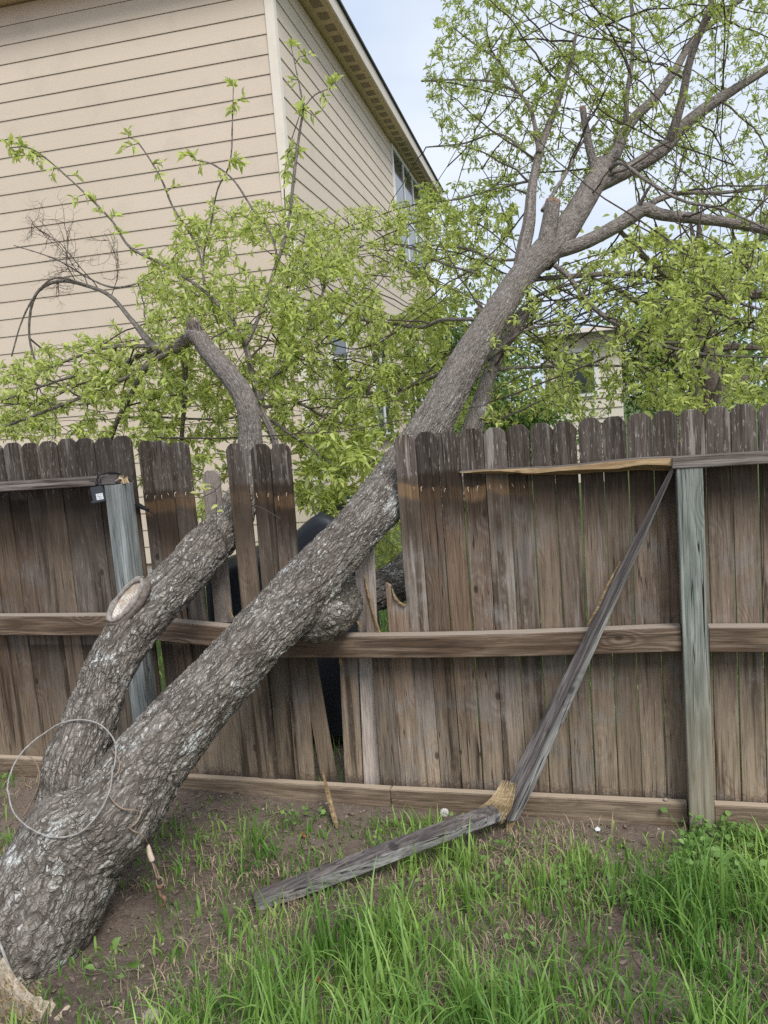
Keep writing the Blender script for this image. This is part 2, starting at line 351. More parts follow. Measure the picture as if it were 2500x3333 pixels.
M['branch'] = plain('grey brown branch bark', (.175, .142, .122), .88, .45, 60., bump=.6)
M['cut'] = plain('old saw cut wood', (.50, .40, .30), .85, .45, 45., bump=.4)
M['stubcut'] = plain('brown saw cut stub', (.27, .175, .12), .85, .45, 60., bump=.4)
M['scar_rim'] = plain('callus bark', (.27, .24, .215), .85, .35, 60., bump=.6)

def mat_leaf(name, a, b, tr=.45, under=None):
    t = NT(name); k = t.attr('tint'); n = t.noise(t.pos(), 3., 2)
    col = t.mix(t.math('ADD', t.math('MULTIPLY', k, .8), t.math('MULTIPLY', n, .2)), a, b); top = col
    if under: col = t.mix(t.math('MULTIPLY', t.node('ShaderNodeNewGeometry').outputs['Backfacing'], .8), col, t.mix(k, under[0], under[1]))
    t.put(t.b.inputs['Base Color'], col); t.b.inputs['Roughness'].default_value = .45; t.b.inputs['Specular IOR Level'].default_value = .35
    tl = t.node('ShaderNodeBsdfTranslucent'); t.put(tl.inputs[0], t.mix(1., top, (1.15, 1.1, .85), 'MULTIPLY'))
    ms = t.node('ShaderNodeMixShader'); ms.inputs[0].default_value = tr
    t.L.new(t.b.outputs[0], ms.inputs[1]); t.L.new(tl.outputs[0], ms.inputs[2]); t.L.new(ms.outputs[0], t.out.inputs[0])
    return t.m
M['leaf'] = mat_leaf('spring green leaf', (.36, .47, .095), (.76, .83, .31), .52, ((.25, .31, .17), (.46, .52, .31)))
M['leaf_dark'] = mat_leaf('deep green leaf', (.10, .17, .05), (.24, .36, .10))
M['grass'] = mat_leaf('grass blade', (.085, .215, .038), (.42, .60, .16), .36)
M['weed'] = mat_leaf('pale weed leaf', (.13, .26, .06), (.30, .46, .14), .35)
M['straw'] = plain('dry straw', (.38, .30, .20), .9, .5, 20.)

def mat_soil():
    t = NT('bare soil'); p = t.pos(); a = t.noise(p, 2.2, 5, .6); b = t.noise(p, 38., 6, .7); c = t.noise(p, 160., 4, .7)
    col = t.mix(t.step(a, .35, .65), (.135, .102, .084), (.235, .185, .15))
    col = t.mix(t.math('MULTIPLY', t.step(b, .45, .68), .6), col, (.29, .235, .19))
    col = t.mix(t.math('MULTIPLY', t.step(c, .62, .72), .5), col, (.32, .26, .21))
    col = t.mix(t.math('MULTIPLY', t.step(b, .42, .32), .6), col, (.045, .034, .03))
    x, y, z = t.sep(p); far = t.step(y, 3.45, 4.6)
    col = t.mix(t.math('MULTIPLY', far, .85), col, t.mix(b, (.05, .085, .025), (.10, .15, .045)))
    t.bump(t.math('ADD', b, t.math('MULTIPLY', c, .5)), .9, .02)
    return t.fin(col, .95, .1)
M['soil'] = mat_soil()

def mat_siding():
    t = NT('tan lap siding'); x, y, z = t.sep(t.obj()); r = t.rnd()
    gx = t.math('ADD', x, t.math('MULTIPLY', r, 31.)); 
    gr = t.noise(t.comb(t.math('MULTIPLY', gx, 1.6), t.math('MULTIPLY', y, 1.6), t.math('MULTIPLY', z, 24.)), 1., 3, .5, 1.2)
    wv = t.math('MULTIPLY_ADD', t.math('SINE', t.math('MULTIPLY', gr, 90.)), .5, .5)
    big = t.noise(t.pos(), .55, 3, .5); sm = t.noise(t.pos(), 2.4, 3, .6)
    col = t.mix(t.step(big, .35, .65), (.65, .55, .43), (.675, .565, .455))
    col = t.mix(t.math('MULTIPLY', t.step(sm, .52, .70), .30), col, (.52, .455, .365))
    v = t.math('MULTIPLY_ADD', r, .06, .97); col = t.mix(1., col, t.comb(v, v, v), 'MULTIPLY')
    t.bump(wv, .14, .002)
    return t.fin(col, .62, .3)
M['siding'] = mat_siding()
M['trim'] = plain('cream painted trim', (.80, .73, .62), .55, .05, 8.)
M['soffit'] = plain('tan painted soffit', (.60, .465, .30), .6, .06, 6.)
M['vent'] = plain('brown soffit vent mesh', (.30, .235, .165), .8, .2, 300.)
M['fascia'] = plain('pale fascia paint', (.66, .585, .49), .55, .05, 8.)
M['shingle'] = plain('dark roof shingle', (.055, .055, .06), .9, .4, 40., bump=.5)
M['panel'] = plain('blue grey roof panel', (.10, .125, .145), .35, .1, 8.)
M['white'] = plain('white window frame', (.78, .78, .76), .4, .04, 8.)
M['glass'] = plain('dark window glass', (.035, .042, .048), .06, .1, 3., spec=.8)
M['concrete'] = plain('grey foundation', (.35, .33, .31), .9, .15, 12., bump=.3)
M['far_wall'] = plain('cream far wall', (.66, .60, .51), .7, .05, 6.)
M['far_roof'] = plain('grey brown far roof', (.34, .31, .285), .9, .2, 20.)
M['tarp'] = NT('black cover cloth').fin((.024, .028, .037), .55, .4)
M['plastic'] = plain('charcoal plastic', (.045, .05, .06), .45, .1, 20.)
M['black'] = plain('black rubber', (.014, .014, .017), .5, .1, 20.)
M['paper'] = plain('white label', (.70, .72, .74), .5, .03, 20.)
M['print'] = plain('grey print', (.22, .24, .27), .6, .05, 20.)
M['cable'] = plain('grey coated wire rope', (.32, .305, .28), .55, .3, 60.)
M['cable_old'] = plain('dirty tan wire rope', (.27, .20, .145), .7, .25, 60.)
M['ferrule'] = plain('pale plastic sleeve', (.66, .53, .42), .6, .15, 60.)
M['rust'] = plain('rusty steel', (.20, .115, .08), .9, .5, 160., bump=.6)
M['steel'] = plain('dull nail steel', (.62, .52, .40), .5, .2, 60., metal=.2)
M['chunk'] = mat_wood('splintered stump wood', (.42, .34, .25), (.70, .60, .47), 'z', .3, .4)
M['stone'] = plain('pinkish grey stone', (.33, .27, .25), .9, .25, 30., bump=.5)
M['pebble'] = plain('small pale pebble', (.34, .28, .22), .9, .4, 90.)
M['seedhead'] = plain('white seed fluff', (.80, .80, .76), .9, .05, 60.)
M['deadleaf'] = plain('fallen brown leaf', (.30, .12, .05), .8, .3, 60.)
M['teal'] = plain('dark teal plastic', (.012, .05, .055), .4, .1, 20.)

# ------------------------------------------------------------------ ground
def gh(x, y):
    x = np.asarray(x, float); y = np.asarray(y, float)
    b = .02 + .055*sstep(-.2, -2.9, x)*sstep(1.5, 3.0, y)
    n = (fbm(np.stack([x*1.6, y*1.6, x*0+3.3], -1), 3)-.45)*.07*np.exp(-((x*x+(y-2.5)**2)/60.))
    f = (fbm(np.stack([x*14, y*14, x*0+8.1], -1), 3)-.45)*.022
    near = 1-sstep(4.4, 6., y)
    k = np.exp(-((y-3.2)/.22)**2)
    bank = (.012+.05*np.clip(fbm(np.stack([x*3.1, x*0+4.4, x*0+2.2], -1), 3)-.38, 0, 1))*np.exp(-((y-3.15)/.10)**2)*(.4+.6*sstep(.3, -.2, x))
    return b + n*(1-.8*k) + f*near*(1-.5*k) + bank
gxs = np.concatenate([-np.geomspace(400, 4.3, 26), np.arange(-4.2, 2.6, .026), np.geomspace(2.7, 400, 26)])
gys = np.concatenate([-np.geomspace(400, .6, 18), np.arange(-.4, 1.2, .2), np.arange(1.2, 4.6, .026), np.geomspace(4.7, 600, 34)])
GX, GY = np.meshgrid(gxs, gys); GZ = gh(GX, GY); nx_, ny_ = len(gxs), len(gys)
idx = np.arange(nx_*ny_).reshape(ny_, nx_)
gF = np.stack([idx[:-1, :-1], idx[:-1, 1:], idx[1:, 1:], idx[1:, :-1]], -1).reshape(-1, 4)
ground = meshobj('ground', np.stack([GX, GY, GZ], -1).reshape(-1, 3), gF, M['soil'], smooth=True); tag(ground, kind='structure')
def ghs(x, y): return float(gh(np.array([x]), np.array([y]))[0])

# ------------------------------------------------------------------ house
HX = Vector((math.cos(HYAW), math.sin(HYAW), 0)); HY = Vector((-math.sin(HYAW), math.cos(HYAW), 0)); UP = Vector((0, 0, 1))
HC = Vector((-2.9187, 7.5686, 0))
def hp(a, b, z): return HC + HX*a + HY*b + UP*z
house = empty('house', hp(-4, 4, 0)); tag(house, 'large two storey house clad in tan lap siding with white cornered eaves', 'house')
ZTOP, PITCHZ, Z0 = 6.02, .1765, .32
HL, HR = 9.0, 9.2                      # wall lengths
WINS = [(5.69, 8.43, 4.30, 5.90), (.96, 1.66, 1.93, 2.78), (3.02, 4.05, 1.45, 2.72), (5.5, 8.2, 1.45, 2.75)]   # along right wall: y0 y1 z0 z1
def lap(name, p0, p1, nrm, z, top, mat, parent):
    a, b = Vector(p0), Vector(p1); n = Vector(nrm)
    A = [a+n*.0135+UP*z, a+n*.0135+UP*(z+.012), a+n*.005+UP*top, a-n*.006+UP*top, a-n*.006+UP*z]
    mb = MB(); mb.prism(A, b-a); c = (a+b)/2+UP*z
    return mb.build(name, mat, parent, origin=c)
k = 0; z = 5.829
while z > Z0-.1:
    top = min(z+PITCHZ+.010, ZTOP); zz = max(z, Z0)
    # the board above laps over; its dark gap is real: 14 mm step with an open underside
    lap('siding_board', hp(-HL, 0, 0), hp(-.062, 0, 0), -HY, zz, min(z+PITCHZ-.0042, ZTOP), M['siding'], house)
    segs = [(0.062, HR-.09)]
    for (y0, y1, z0, z1) in WINS:
        if zz < z1+.06 and zz+PITCHZ > z0-.06:
            ns = []
            for s0, s1 in segs:
                if y0-.07 > s0 and y1+.07 < s1: ns += [(s0, y0-.07), (y1+.07, s1)]
                else: ns.append((s0, s1))
            segs = ns
    for s0, s1 in segs:
        lap('siding_board', hp(0, s0, 0), hp(0, s1, 0), HX, zz, min(z+PITCHZ-.0042, ZTOP), M['siding'], house)
    z -= PITCHZ
mb = MB()      # wall body behind the boards
mb.prism([hp(-HL, .012, Z0-.02), hp(-.012, .012, Z0-.02), hp(-.012, HR, Z0-.02), hp(-HL, HR, Z0-.02)], (0, 0, ZTOP-Z0+.02)); mb.build('wall', plain('wall sheathing', (.34, .28, .22)), house)
mb = MB(); mb.prism([hp(-HL, -.01, -.3), hp(.01, -.01, -.3), hp(.01, HR, -.3), hp(-HL, HR, -.3)], (0, 0, .3+Z0-.022)); mb.build('foundation', M['concrete'], house)
for (a0, a1, b0, b1) in ((-.060, .026, -.026, -.0005), (.0005, .026, 0, .058)):
    mb = MB(); mb.prism([hp(a0, b0, Z0), hp(a1, b0, Z0), hp(a1, b1, Z0), hp(a0, b1, Z0)], (0, 0, ZTOP-Z0)); mb.build('corner_board', M['trim'], house)
mb = MB(); mb.prism([hp(.0005, HR-.088, Z0), hp(.024, HR-.088, Z0), hp(.024, HR, Z0), hp(.0005, HR, Z0)], (0, 0, ZTOP-Z0)); mb.build('corner_board', M['trim'], house)
# eaves: soffit, fascia, roof
OV = .27
def strip(p, thick, name, mat):
    mb = MB(); mb.prism(p, (0, 0, thick)); return mb.build(name, mat, house)
strip([hp(-.03, -OV, ZTOP), hp(OV, -OV, ZTOP), hp(OV, HR+.6, ZTOP), hp(-.03, HR+.6, ZTOP)], .012, 'soffit', M['soffit'])
strip([hp(-HL, -OV, ZTOP), hp(-.034, -OV, ZTOP), hp(-.034, .03, ZTOP), hp(-HL, .03, ZTOP)], .012, 'soffit', M['soffit'])
strip([hp(OV, -OV-.02, ZTOP-.012), hp(OV+.022, -OV-.02, ZTOP-.012), hp(OV+.022, HR+.62, ZTOP-.012), hp(OV, HR+.62, ZTOP-.012)], .165, 'fascia', M['fascia'])
strip([hp(-HL, -OV-.022, ZTOP-.012), hp(OV-.002, -OV-.022, ZTOP-.012), hp(OV-.002, -OV, ZTOP-.012), hp(-HL, -OV, ZTOP-.012)], .165, 'fascia', M['fascia'])
strip([hp(-.03, HR+.6, ZTOP-.012), hp(OV-.002, HR+.6, ZTOP-.012), hp(OV-.002, HR+.62, ZTOP-.012), hp(-.03, HR+.62, ZTOP-.012)], .165, 'fascia', M['fascia'])
yv = .25
while yv < HR+.4:
    mb = MB(); mb.box((0, 0, 0), (.105, .165, .006)); o = mb.build('soffit_vent', M['vent'], house)
    o.location = hp(.145, yv, ZTOP-.002)-house.location; o.rotation_euler.z = HYAW; yv += .285
E1, RZ = OV+.05, ZTOP+.155
rv = [hp(-HL-.3, -E1, RZ), hp(E1, -E1, RZ), hp(E1, HR+.66, RZ), hp(-HL-.3, HR+.66, RZ), hp(-4.6, 4.6, RZ+2.1), hp(-4.6, HR-4.2, RZ+2.1)]
rv2 = [v+Vector((0, 0, .03)) for v in rv]
meshobj('roof', [tuple(v) for v in rv+rv2], [(6, 7, 10), (7, 8, 11, 10), (8, 9, 11), (9, 6, 10, 11), (3, 2, 1, 0), (0, 1, 7, 6), (1, 2, 8, 7), (2, 3, 9, 8), (3, 0, 6, 9)], M['shingle'], house)
mb = MB()
for (y0, y1) in ((2.6, 4.5), (4.53, 5.6)):
    sl = 2.1/4.9
    P = [hp(E1-.10, y0, RZ+.03+.10*sl+.10), hp(E1-.10, y1, RZ+.03+.10*sl+.10), hp(E1-1.6, y1, RZ+.03+1.6*sl+.10), hp(E1-1.6, y0, RZ+.03+1.6*sl+.10)]
    mb = MB(); mb.prism(P, (0, 0, .04)); mb.build('roof_panel', M['panel'], house)
def window(y0, y1, z0, z1, cols, tran=None):
    f = MB(); w = .055
    def bar(a0, a1, c0, c1, d=.05): f.prism([hp(-.02, a0, c0), hp(d-.012, a0, c0), hp(d-.012, a1, c0), hp(-.02, a1, c0)], (0, 0, c1-c0))
    bar(y0-.066, y0, z0-.066, z1+.066); bar(y1, y1+.066, z0-.066, z1+.066); bar(y0, y1, z1, z1+.066); bar(y0, y1, z0-.066, z0)
    cw = (y1-y0)/cols
    for i in range(1, cols): bar(y0+cw*i-.03, y0+cw*i+.03, z0, z1, .045)
    if tran:
        for i in range(cols):
            bar(y0+cw*i+(.03 if i else 0), y0+cw*(i+1)-(.03 if i < cols-1 else 0), tran-.025, tran+.025, .042)
    fr = f.build('window', M['white'], house)
    for i in range(cols):
        for (q0, q1) in (((z0, tran-.025), (tran+.025, z1)) if tran else ((z0, z1),)):
            a0 = y0+cw*i+(.03 if i else 0); a1 = y0+cw*(i+1)-(.03 if i < cols-1 else 0)
            p = MB(); p.prism([hp(-.01, a0, q0), hp(.018, a0, q0), hp(.018, a1, q0), hp(-.01, a1, q0)], (0, 0, q1-q0)); p.build('pane', M['glass'], fr)
window(*WINS[0], 3, 5.0); window(*WINS[1], 1, 2.36); window(*WINS[2], 2); window(*WINS[3], 4)
# small dark teal hose reel fixed to the near wall low down, seen between leaves
hr = at(722, 1003, 7.2); 
reel = empty('hose_reel', (hr[0], 7.45, hr[2])); tag(reel, 'dark teal hose reel hanging low on the tan house wall behind leaves', 'hose reel')
mb = MB(); th = np.linspace(0, 2*np.pi, 17)[:-1]
ring = lambda R, y: [(hr[0]+R*math.cos(a), y, hr[2]+R*math.sin(a)) for a in th]
mb.prism(ring(.13, 7.28), (0, .03, 0)); mb.build('drum_side', M['teal'], reel)
mb = MB(); mb.prism(ring(.13, 7.44), (0, .03, 0)); mb.build('drum_side', M['teal'], reel)
mb = MB(); mb.prism(ring(.07, 7.31), (0, .13, 0)); mb.build('drum_core', M['teal'], reel)
mb = MB(); mb.box((hr[0], 7.36, hr[2]-.2), (.09, .06, .2)); mb.box((hr[0], 7.36, hr[2]-.32), (.2, .2, .04)); mb.build('bracket', M['teal'], reel)

# far house behind the trees
fc = at(1255, 845, 17.0); far = empty('distant_house', (fc[0], 17, 0)); tag(far, 'pale cream house far behind the trees with grey roof and one window', 'house')
fx0, fx1 = at(1178, 845, 17)[0], at(1345, 845, 17)[0]; fz1 = at(1255, 722, 17)[2]
mb = MB(); mb.box(((fx0+fx1)/2, 18.5, fz1/2), (fx1-fx0, 3, fz1)); mb.build('wall', M['far_wall'], far)
zz = .3
while zz < fz1:
    mb = MB(); mb.prism([((fx0), 16.985, zz), (fx0, 16.96, zz), (fx0, 16.985, zz+.19)], (fx1-fx0, 0, 0)); mb.build('siding_board', M['far_wall'], far); zz += .2
mb = MB(); P = [(fx0-.3, 16.6, fz1), (fx1+.3, 16.6, fz1), (fx1+.3, 20.4, fz1), (fx0-.3, 20.4, fz1)]
zr = fz1+.22; mb.add(P+[(fx0+.6, 18.5, zr), (fx1-.6, 18.5, zr)], [(0, 1, 5, 4), (1, 2, 5), (2, 3, 4, 5), (3, 0, 4), (3, 2, 1, 0)]); mb.build('roof', M['far_roof'], far)
xm = fx0+.45*(fx1-fx0); mb = MB(); mb.box((xm, 16.95, fz1-.75), (.75, .06, .95)); w_ = mb.build('window', M['white'], far)
mb = MB(); mb.box((xm, 16.92, fz1-.75), (.6, .03, .8)); mb.build('pane', M['glass'], w_)

# ------------------------------------------------------------------ fence
YF = 3.2
fence = empty('wooden_fence', (-.8, YF, 0)); tag(fence, 'weathered brown dog eared picket fence with a hole smashed through by the fallen tree', 'fence')
PT = .016
def picket(xb, xt, zt, w=.0895, zb=.055, y=YF, yt=None, band=0, top='dog', name='picket'):
    """board from (xb,zb) to (xt,zt); dog-eared or torn top"""
    yt = y if yt is None else yt; h = w/2; L = zt-zb; e = .028
    if top == 'dog': prof = [(-h, 0), (h, 0), (h, L-e), (h-.009, L-.013), (h*.44, L), (-h*.44, L), (-h+.009, L-.013), (-h, L-e)]
    elif top == 'flat': prof = [(-h, 0), (h, 0), (h, L), (-h, L)]
    else: prof = [(-h, 0), (h, 0)]+[(h*2*a-h, L+b) for a, b in top]
    tri = []
    V = []
    for yy in (0., PT):
        for (px_, pz) in prof:
            t_ = pz/max(L, 1e-6); bow = .0
            V.append((xb+(xt-xb)*t_+px_, y+(yt-y)*t_+yy, zb+pz))
    n = len(prof); F = [tuple(range(n)), tuple(range(n, 2*n))[::-1]]+[(i, n+i, n+(i+1) % n, (i+1) % n) for i in range(n)]
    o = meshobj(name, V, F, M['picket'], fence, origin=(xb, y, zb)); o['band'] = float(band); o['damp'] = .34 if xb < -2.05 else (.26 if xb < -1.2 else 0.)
    # softened edges
    bm = bmesh.new(); bm.from_mesh(o.data); bmesh.ops.bevel(bm, geom=[e_ for e_ in bm.edges if e_.calc_face_angle(0) > .9], offset=.0016, segments=1, affect='EDGES'); bm.to_mesh(o.data); bm.free()
    return o
R = random.Random(3)
# right panel
for i in range(24):
    xl = -.879+.0903*i; x = xl+.0452+R.uniform(-.0015, .0015); wd = .0903-R.choice((.0022, .003, .004, .0052))
    zt = 1.616+.0012*i+R.uniform(-.005, .005)
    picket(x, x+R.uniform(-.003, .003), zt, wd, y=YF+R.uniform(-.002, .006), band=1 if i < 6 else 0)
# left panel
for i in range(22):
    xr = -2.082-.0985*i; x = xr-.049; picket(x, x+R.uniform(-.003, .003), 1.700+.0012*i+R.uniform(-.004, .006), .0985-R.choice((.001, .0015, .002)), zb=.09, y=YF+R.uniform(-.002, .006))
# loosened pickets in the middle
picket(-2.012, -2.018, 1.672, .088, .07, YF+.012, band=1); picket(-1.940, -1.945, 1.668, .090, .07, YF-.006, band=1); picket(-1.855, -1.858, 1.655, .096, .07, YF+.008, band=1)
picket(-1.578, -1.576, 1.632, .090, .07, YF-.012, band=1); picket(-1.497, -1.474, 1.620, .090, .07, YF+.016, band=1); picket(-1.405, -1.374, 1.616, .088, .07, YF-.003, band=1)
picket(-1.764, -1.792, 1.514, .086, .825, YF+.075, YF+.15, name='broken_picket')           # short one knocked backwards
picket(-1.757, -1.757, .80, .096, .07, YF+.004, top='flat', name='broken_picket'); picket(-1.660, -1.660, .80, .094, .07, YF+.002, top='flat', name='broken_picket')
picket(-1.296, -1.362, .86, .072, .07, YF+.02, top=[(1, 0), (.7, .03), (.4, -.02), (0, .02)], name='broken_picket')
picket(-1.187, -1.160, .705, .078, .07, YF+.018, top=[(1, -.01), (.75, .012), (.5, -.015), (.25, .01), (0, -.02)], name='broken_picket')
picket(-1.101, -1.060, 1.235, .086, .07, YF+.03, YF+.07, top=[(1, 0), (.6, .03), (.3, -.02), (0, .02)], name='broken_picket')
picket(-1.010, -1.004, .79, .089, .07, YF+.004, top='flat', name='broken_picket')
picket(-.919, -.918, .91, .089, .07, YF+.002, top=[(1, 0), (.85, .008), (.72, -.005), (.55, .022), (.38, .05), (.30, .085), (.05, .10), (0, .095)], name='broken_picket')
for o in fence.children:
    if o.name.startswith('broken_picket') and o.dimensions.z > .6 and abs(o.location.x+.8+1.0) > -9 and (o.location.z > .7 or o.dimensions.z > 1.1): o['damp'] = -.15; o['pale'] = 1.
def wedge(name, P, d, mat, parent):
    mb = MB(); mb.prism([tuple(p) for p in P], d); return mb.build(name, mat, parent, origin=P[0])
# torn slivers: long pale sliver on the split picket, torn lip on the stub
wedge('splinter', [(-1.052, YF-.004, 1.052), (-1.058, YF-.004, .80), (-1.006, YF-.004, .797)], (0, .014, 0), M['picket'], fence)['band'] = 0.
sp = MB(); sp.tube([(-1.050, YF-.006, 1.055), (-1.038, YF-.008, .97), (-1.020, YF-.008, .875), (-1.002, YF-.006, .795)], [.002, .005, .006, .007], 5); sp.build('splinter', M['fresh'], fence)
sp = MB(); sp.tube([(-.934, YF-.001, .985), (-.925, YF-.002, .945), (-.905, YF-.003, .925), (-.884, YF-.002, .912), (-.876, YF-.001, .918)], [.002, .005, .006, .006, .002], 6); sp.build('splinter', M['fresh'], fence)
sp = MB(); sp.tube([(-1.120, YF+.03, .845), (-1.105, YF+.028, .835), (-1.10, YF+.028, .815), (-1.085, YF+.028, .812)], [.002, .006, .006, .002], 5); sp.build('splinter', M['fresh'], fence)
sp = MB(); sp.tube([(-1.735, YF+.05, .97), (-1.720, YF+.048, .90), (-1.700, YF+.05, .855)], [.001, .004, .005], 5); sp.build('splinter', M['fresh'], fence)
sp = MB(); sp.tube([(-1.193, YF+.012, .69), (-1.192, YF+.01, .665), (-1.189, YF+.012, .645)], [.003, .008, .003], 5); sp.build('splinter', M['fresh'], fence)
# posts
def beam(name, p, q, w, h, mat, parent, twist=0., taper=(1, 1), seg=1, bend=None):
    """lumber along p->q built on local x, w across (local y), h high (local z)"""
    p, q = Vector(p), Vector(q); d = (q-p); L = d.length; mb = MB(); V = []; n = max(1, seg)
    for i in range(n+1):
        t_ = i/n; s = taper[0]+(taper[1]-taper[0])*t_; ca, sa = math.cos(twist*t_), math.sin(twist*t_); bz = bend(t_) if bend else 0.
        for (a, b) in ((-w/2, -h/2), (w/2, -h/2), (w/2, h/2), (-w/2, h/2)):
            V.append((L*t_, (a*ca-b*sa)*s, (a*sa+b*ca)*s+bz))
    F = [(0, 1, 2, 3)[::-1], (4*n, 4*n+1, 4*n+2, 4*n+3)]+[(4*i+j, 4*i+(j+1) % 4, 4*i+4+(j+1) % 4, 4*i+4+j) for i in range(n) for j in range(4)]
    x = d.normalized(); up = Vector((0, 0, 1)) if abs(x.z) < .95 else Vector((0, 1, 0)); y = up.cross(x).normalized(); z_ = x.cross(y)
    Mx = Matrix((x, y, z_)).transposed().to_4x4()
    o = meshobj(name, V, F, mat, None)
    bm = bmesh.new(); bm.from_mesh(o.data); bmesh.ops.bevel(bm, geom=[e for e in bm.edges if e.calc_face_angle(0) > .9], offset=.003, segments=2, affect='EDGES'); bm.to_mesh(o.data); bm.free()
    if parent is not None:
        o.parent = parent; Mx = Matrix.Translation(p-parent.location) @ Mx
    else: Mx = Matrix.Translation(p) @ Mx
    o.matrix_local = Mx; return o
def post(x, z0, z1, mat, lean=0.):
    mb = MB(); h = .0445; e = .003
    prof = [(-h+e, -h), (h-e, -h), (h, -h+e), (h, h-e), (h-e, h), (-h+e, h), (-h, h-e), (-h, -h+e)]
    V = [(a+lean*t_, b, (z1-z0)*t_) for t_ in (0, 1) for a, b in prof]; n = 8
    F = [tuple(range(n))[::-1], tuple(range(n, 2*n))]+[(i, (i+1) % n, n+(i+1) % n, n+i) for i in range(n)]
    V = np.array(V)+np.array([x, YF-.0465, z0]); return meshobj('post', V, F, mat, fence, origin=(x, YF-.0465, z0))
post(.234, -.3, 1.424, M['post_green']); post(-2.1415, -.3, 1.492, M['post_blue'])
post(-4.55, -.3, 1.492, M['post_blue']); post(2.64, -.3, 1.424, M['post_green'])
# rails
RY = YF-.036
beam('rail', (.281, RY, .785), (2.59, RY, .782), .066, .092, M['rail'], fence)
beam('rail', (-1.44, RY-.002, .755), (.187, RY, .788), .066, .092, M['rail'], fence, seg=8, bend=lambda t: -.012*math.sin(math.pi*t))
beam('rail', (-2.094, RY, .836), (-1.45, RY-.004, .775), .066, .092, M['rail'], fence)
beam('rail', (-4.5, RY, .86), (-2.189, RY, .852), .066, .092, M['rail'], fence)
beam('rail', (.175, YF-.05, 1.4455), (2.6, YF-.05, 1.444), .092, .040, M['rail_grey'], fence)
beam('rail', (-4.6, YF-.05, 1.5145), (-2.20, YF-.05, 1.5125), .092, .040, M['rail_grey'], fence)
beam('rail_end', (-2.198, YF-.05, 1.5125), (-2.130, YF-.05, 1.5125), .086, .038, M['old_dark'], fence)
mb = MB()
rr = random.Random(9)
for i in range(9):
    x = -2.125+rr.uniform(0, .06); y = YF-.03-rr.uniform(0, .05); mb.tube([(x, y, 1.494), (x+rr.uniform(-.006, .008), y, 1.51), (x+rr.uniform(-.012, .014), y, 1.518+rr.uniform(0, .016))], [.005, .004, .001], 4)
mb.build('torn_fibres', M['fresh_pale'], fence)
# strip of the torn top rail still nailed to the right panel
V = []; nS = 24
for i in range(nS+1):
    t_ = i/nS; x = .185-.80*t_; ztop = 1.466-.012*t_+.004*math.sin(9*t_); th_ = .047*(1-t_)**.6+.004+.003*math.sin(31*t_)*(1-t_); dp = .082*(1-t_)**.5+.006
    zb = ztop-th_
    V += [(x, YF-.002, ztop), (x, YF-.002-dp*.75, ztop-.003), (x, YF-.002-dp, zb+th_*.45+.004*math.sin(17*t_)), (x, YF-.002-dp*.35, zb), (x, YF-.002, zb)]
F = [(5*i+j, 5*i+(j+1) % 5, 5*i+5+(j+1) % 5, 5*i+5+j) for i in range(nS) for j in range(5)]+[(4, 3, 2, 1, 0), tuple(5*nS+j for j in range(5))]
tr = meshobj('torn_rail', V, F, M['fresh'], fence, origin=(.185, YF, 1.45)); tr.data.materials.append(M['rail_grey'])
for i in range(nS):
    for j in (0,): tr.data.polygons[5*i+j].material_index = 1
tr['label'] = 'pale torn underside of the top rail left on the pickets'
# kick boards
KY = YF-.024
beam('kick_board', (.282, KY-.004, .083), (2.59, KY, .080), .042, .104, M['kick'], fence)
beam('kick_board', (-1.00, KY, .066), (.186, KY, .072), .042, .118, M['kick'], fence, seg=6)
beam('kick_board', (-2.094, KY, .075), (-1.003, KY, .066), .042, .118, M['kick'], fence, seg=6)
beam('kick_board', (-4.5, KY, .125), (-2.189, KY, .122), .042, .118, M['kick'], fence)
# bent nails left standing where the rail tore off
nail = None
def add_nail(x, z, y=YF, s=1.):
    global nail
    if nail is None:
        mb = MB(); mb.tube([(0, .004, .004), (0, -.010, .002), (.001, -.016, -.006), (.003, -.017, -.022)], [.0017]*4, 5); nail = mb.build('nail', M['steel'], fence); o = nail
    else: o = nail.copy(); link(o, fence)
    o.location = Vector((x, y, z))-fence.location; o.rotation_euler = (0, R.uniform(-.3, .3), R.uniform(-.4, .4)); s = R.uniform(.45, .7); o.scale = (s, s, s)
for i in range(6):
    for dx in (.02, .066):
        if R.random() < .62: add_nail(-.879+.0903*i+dx+R.uniform(-.006, .006), 1.395+R.uniform(-.008, .008))
for x in (-2.03, -1.99, -1.955, -1.925, -1.885, -1.835): add_nail(x, 1.435+R.uniform(-.01, .006), YF-.004)
for x in (-1.598, -1.562, -1.50, -1.445, -1.40, -1.36): add_nail(x, 1.400+R.uniform(-.01, .012), YF-.002)
mb = MB(); mb.tube([(-2.150, YF-.075, 1.50), (-2.128, YF-.085, 1.508), (-2.104, YF-.09, 1.518)], .0022, 6); mb.tube([(-2.104, YF-.09, 1.518), (-2.102, YF-.0905, 1.519)], .005, 8); mb.build('nail', M['steel'], fence)

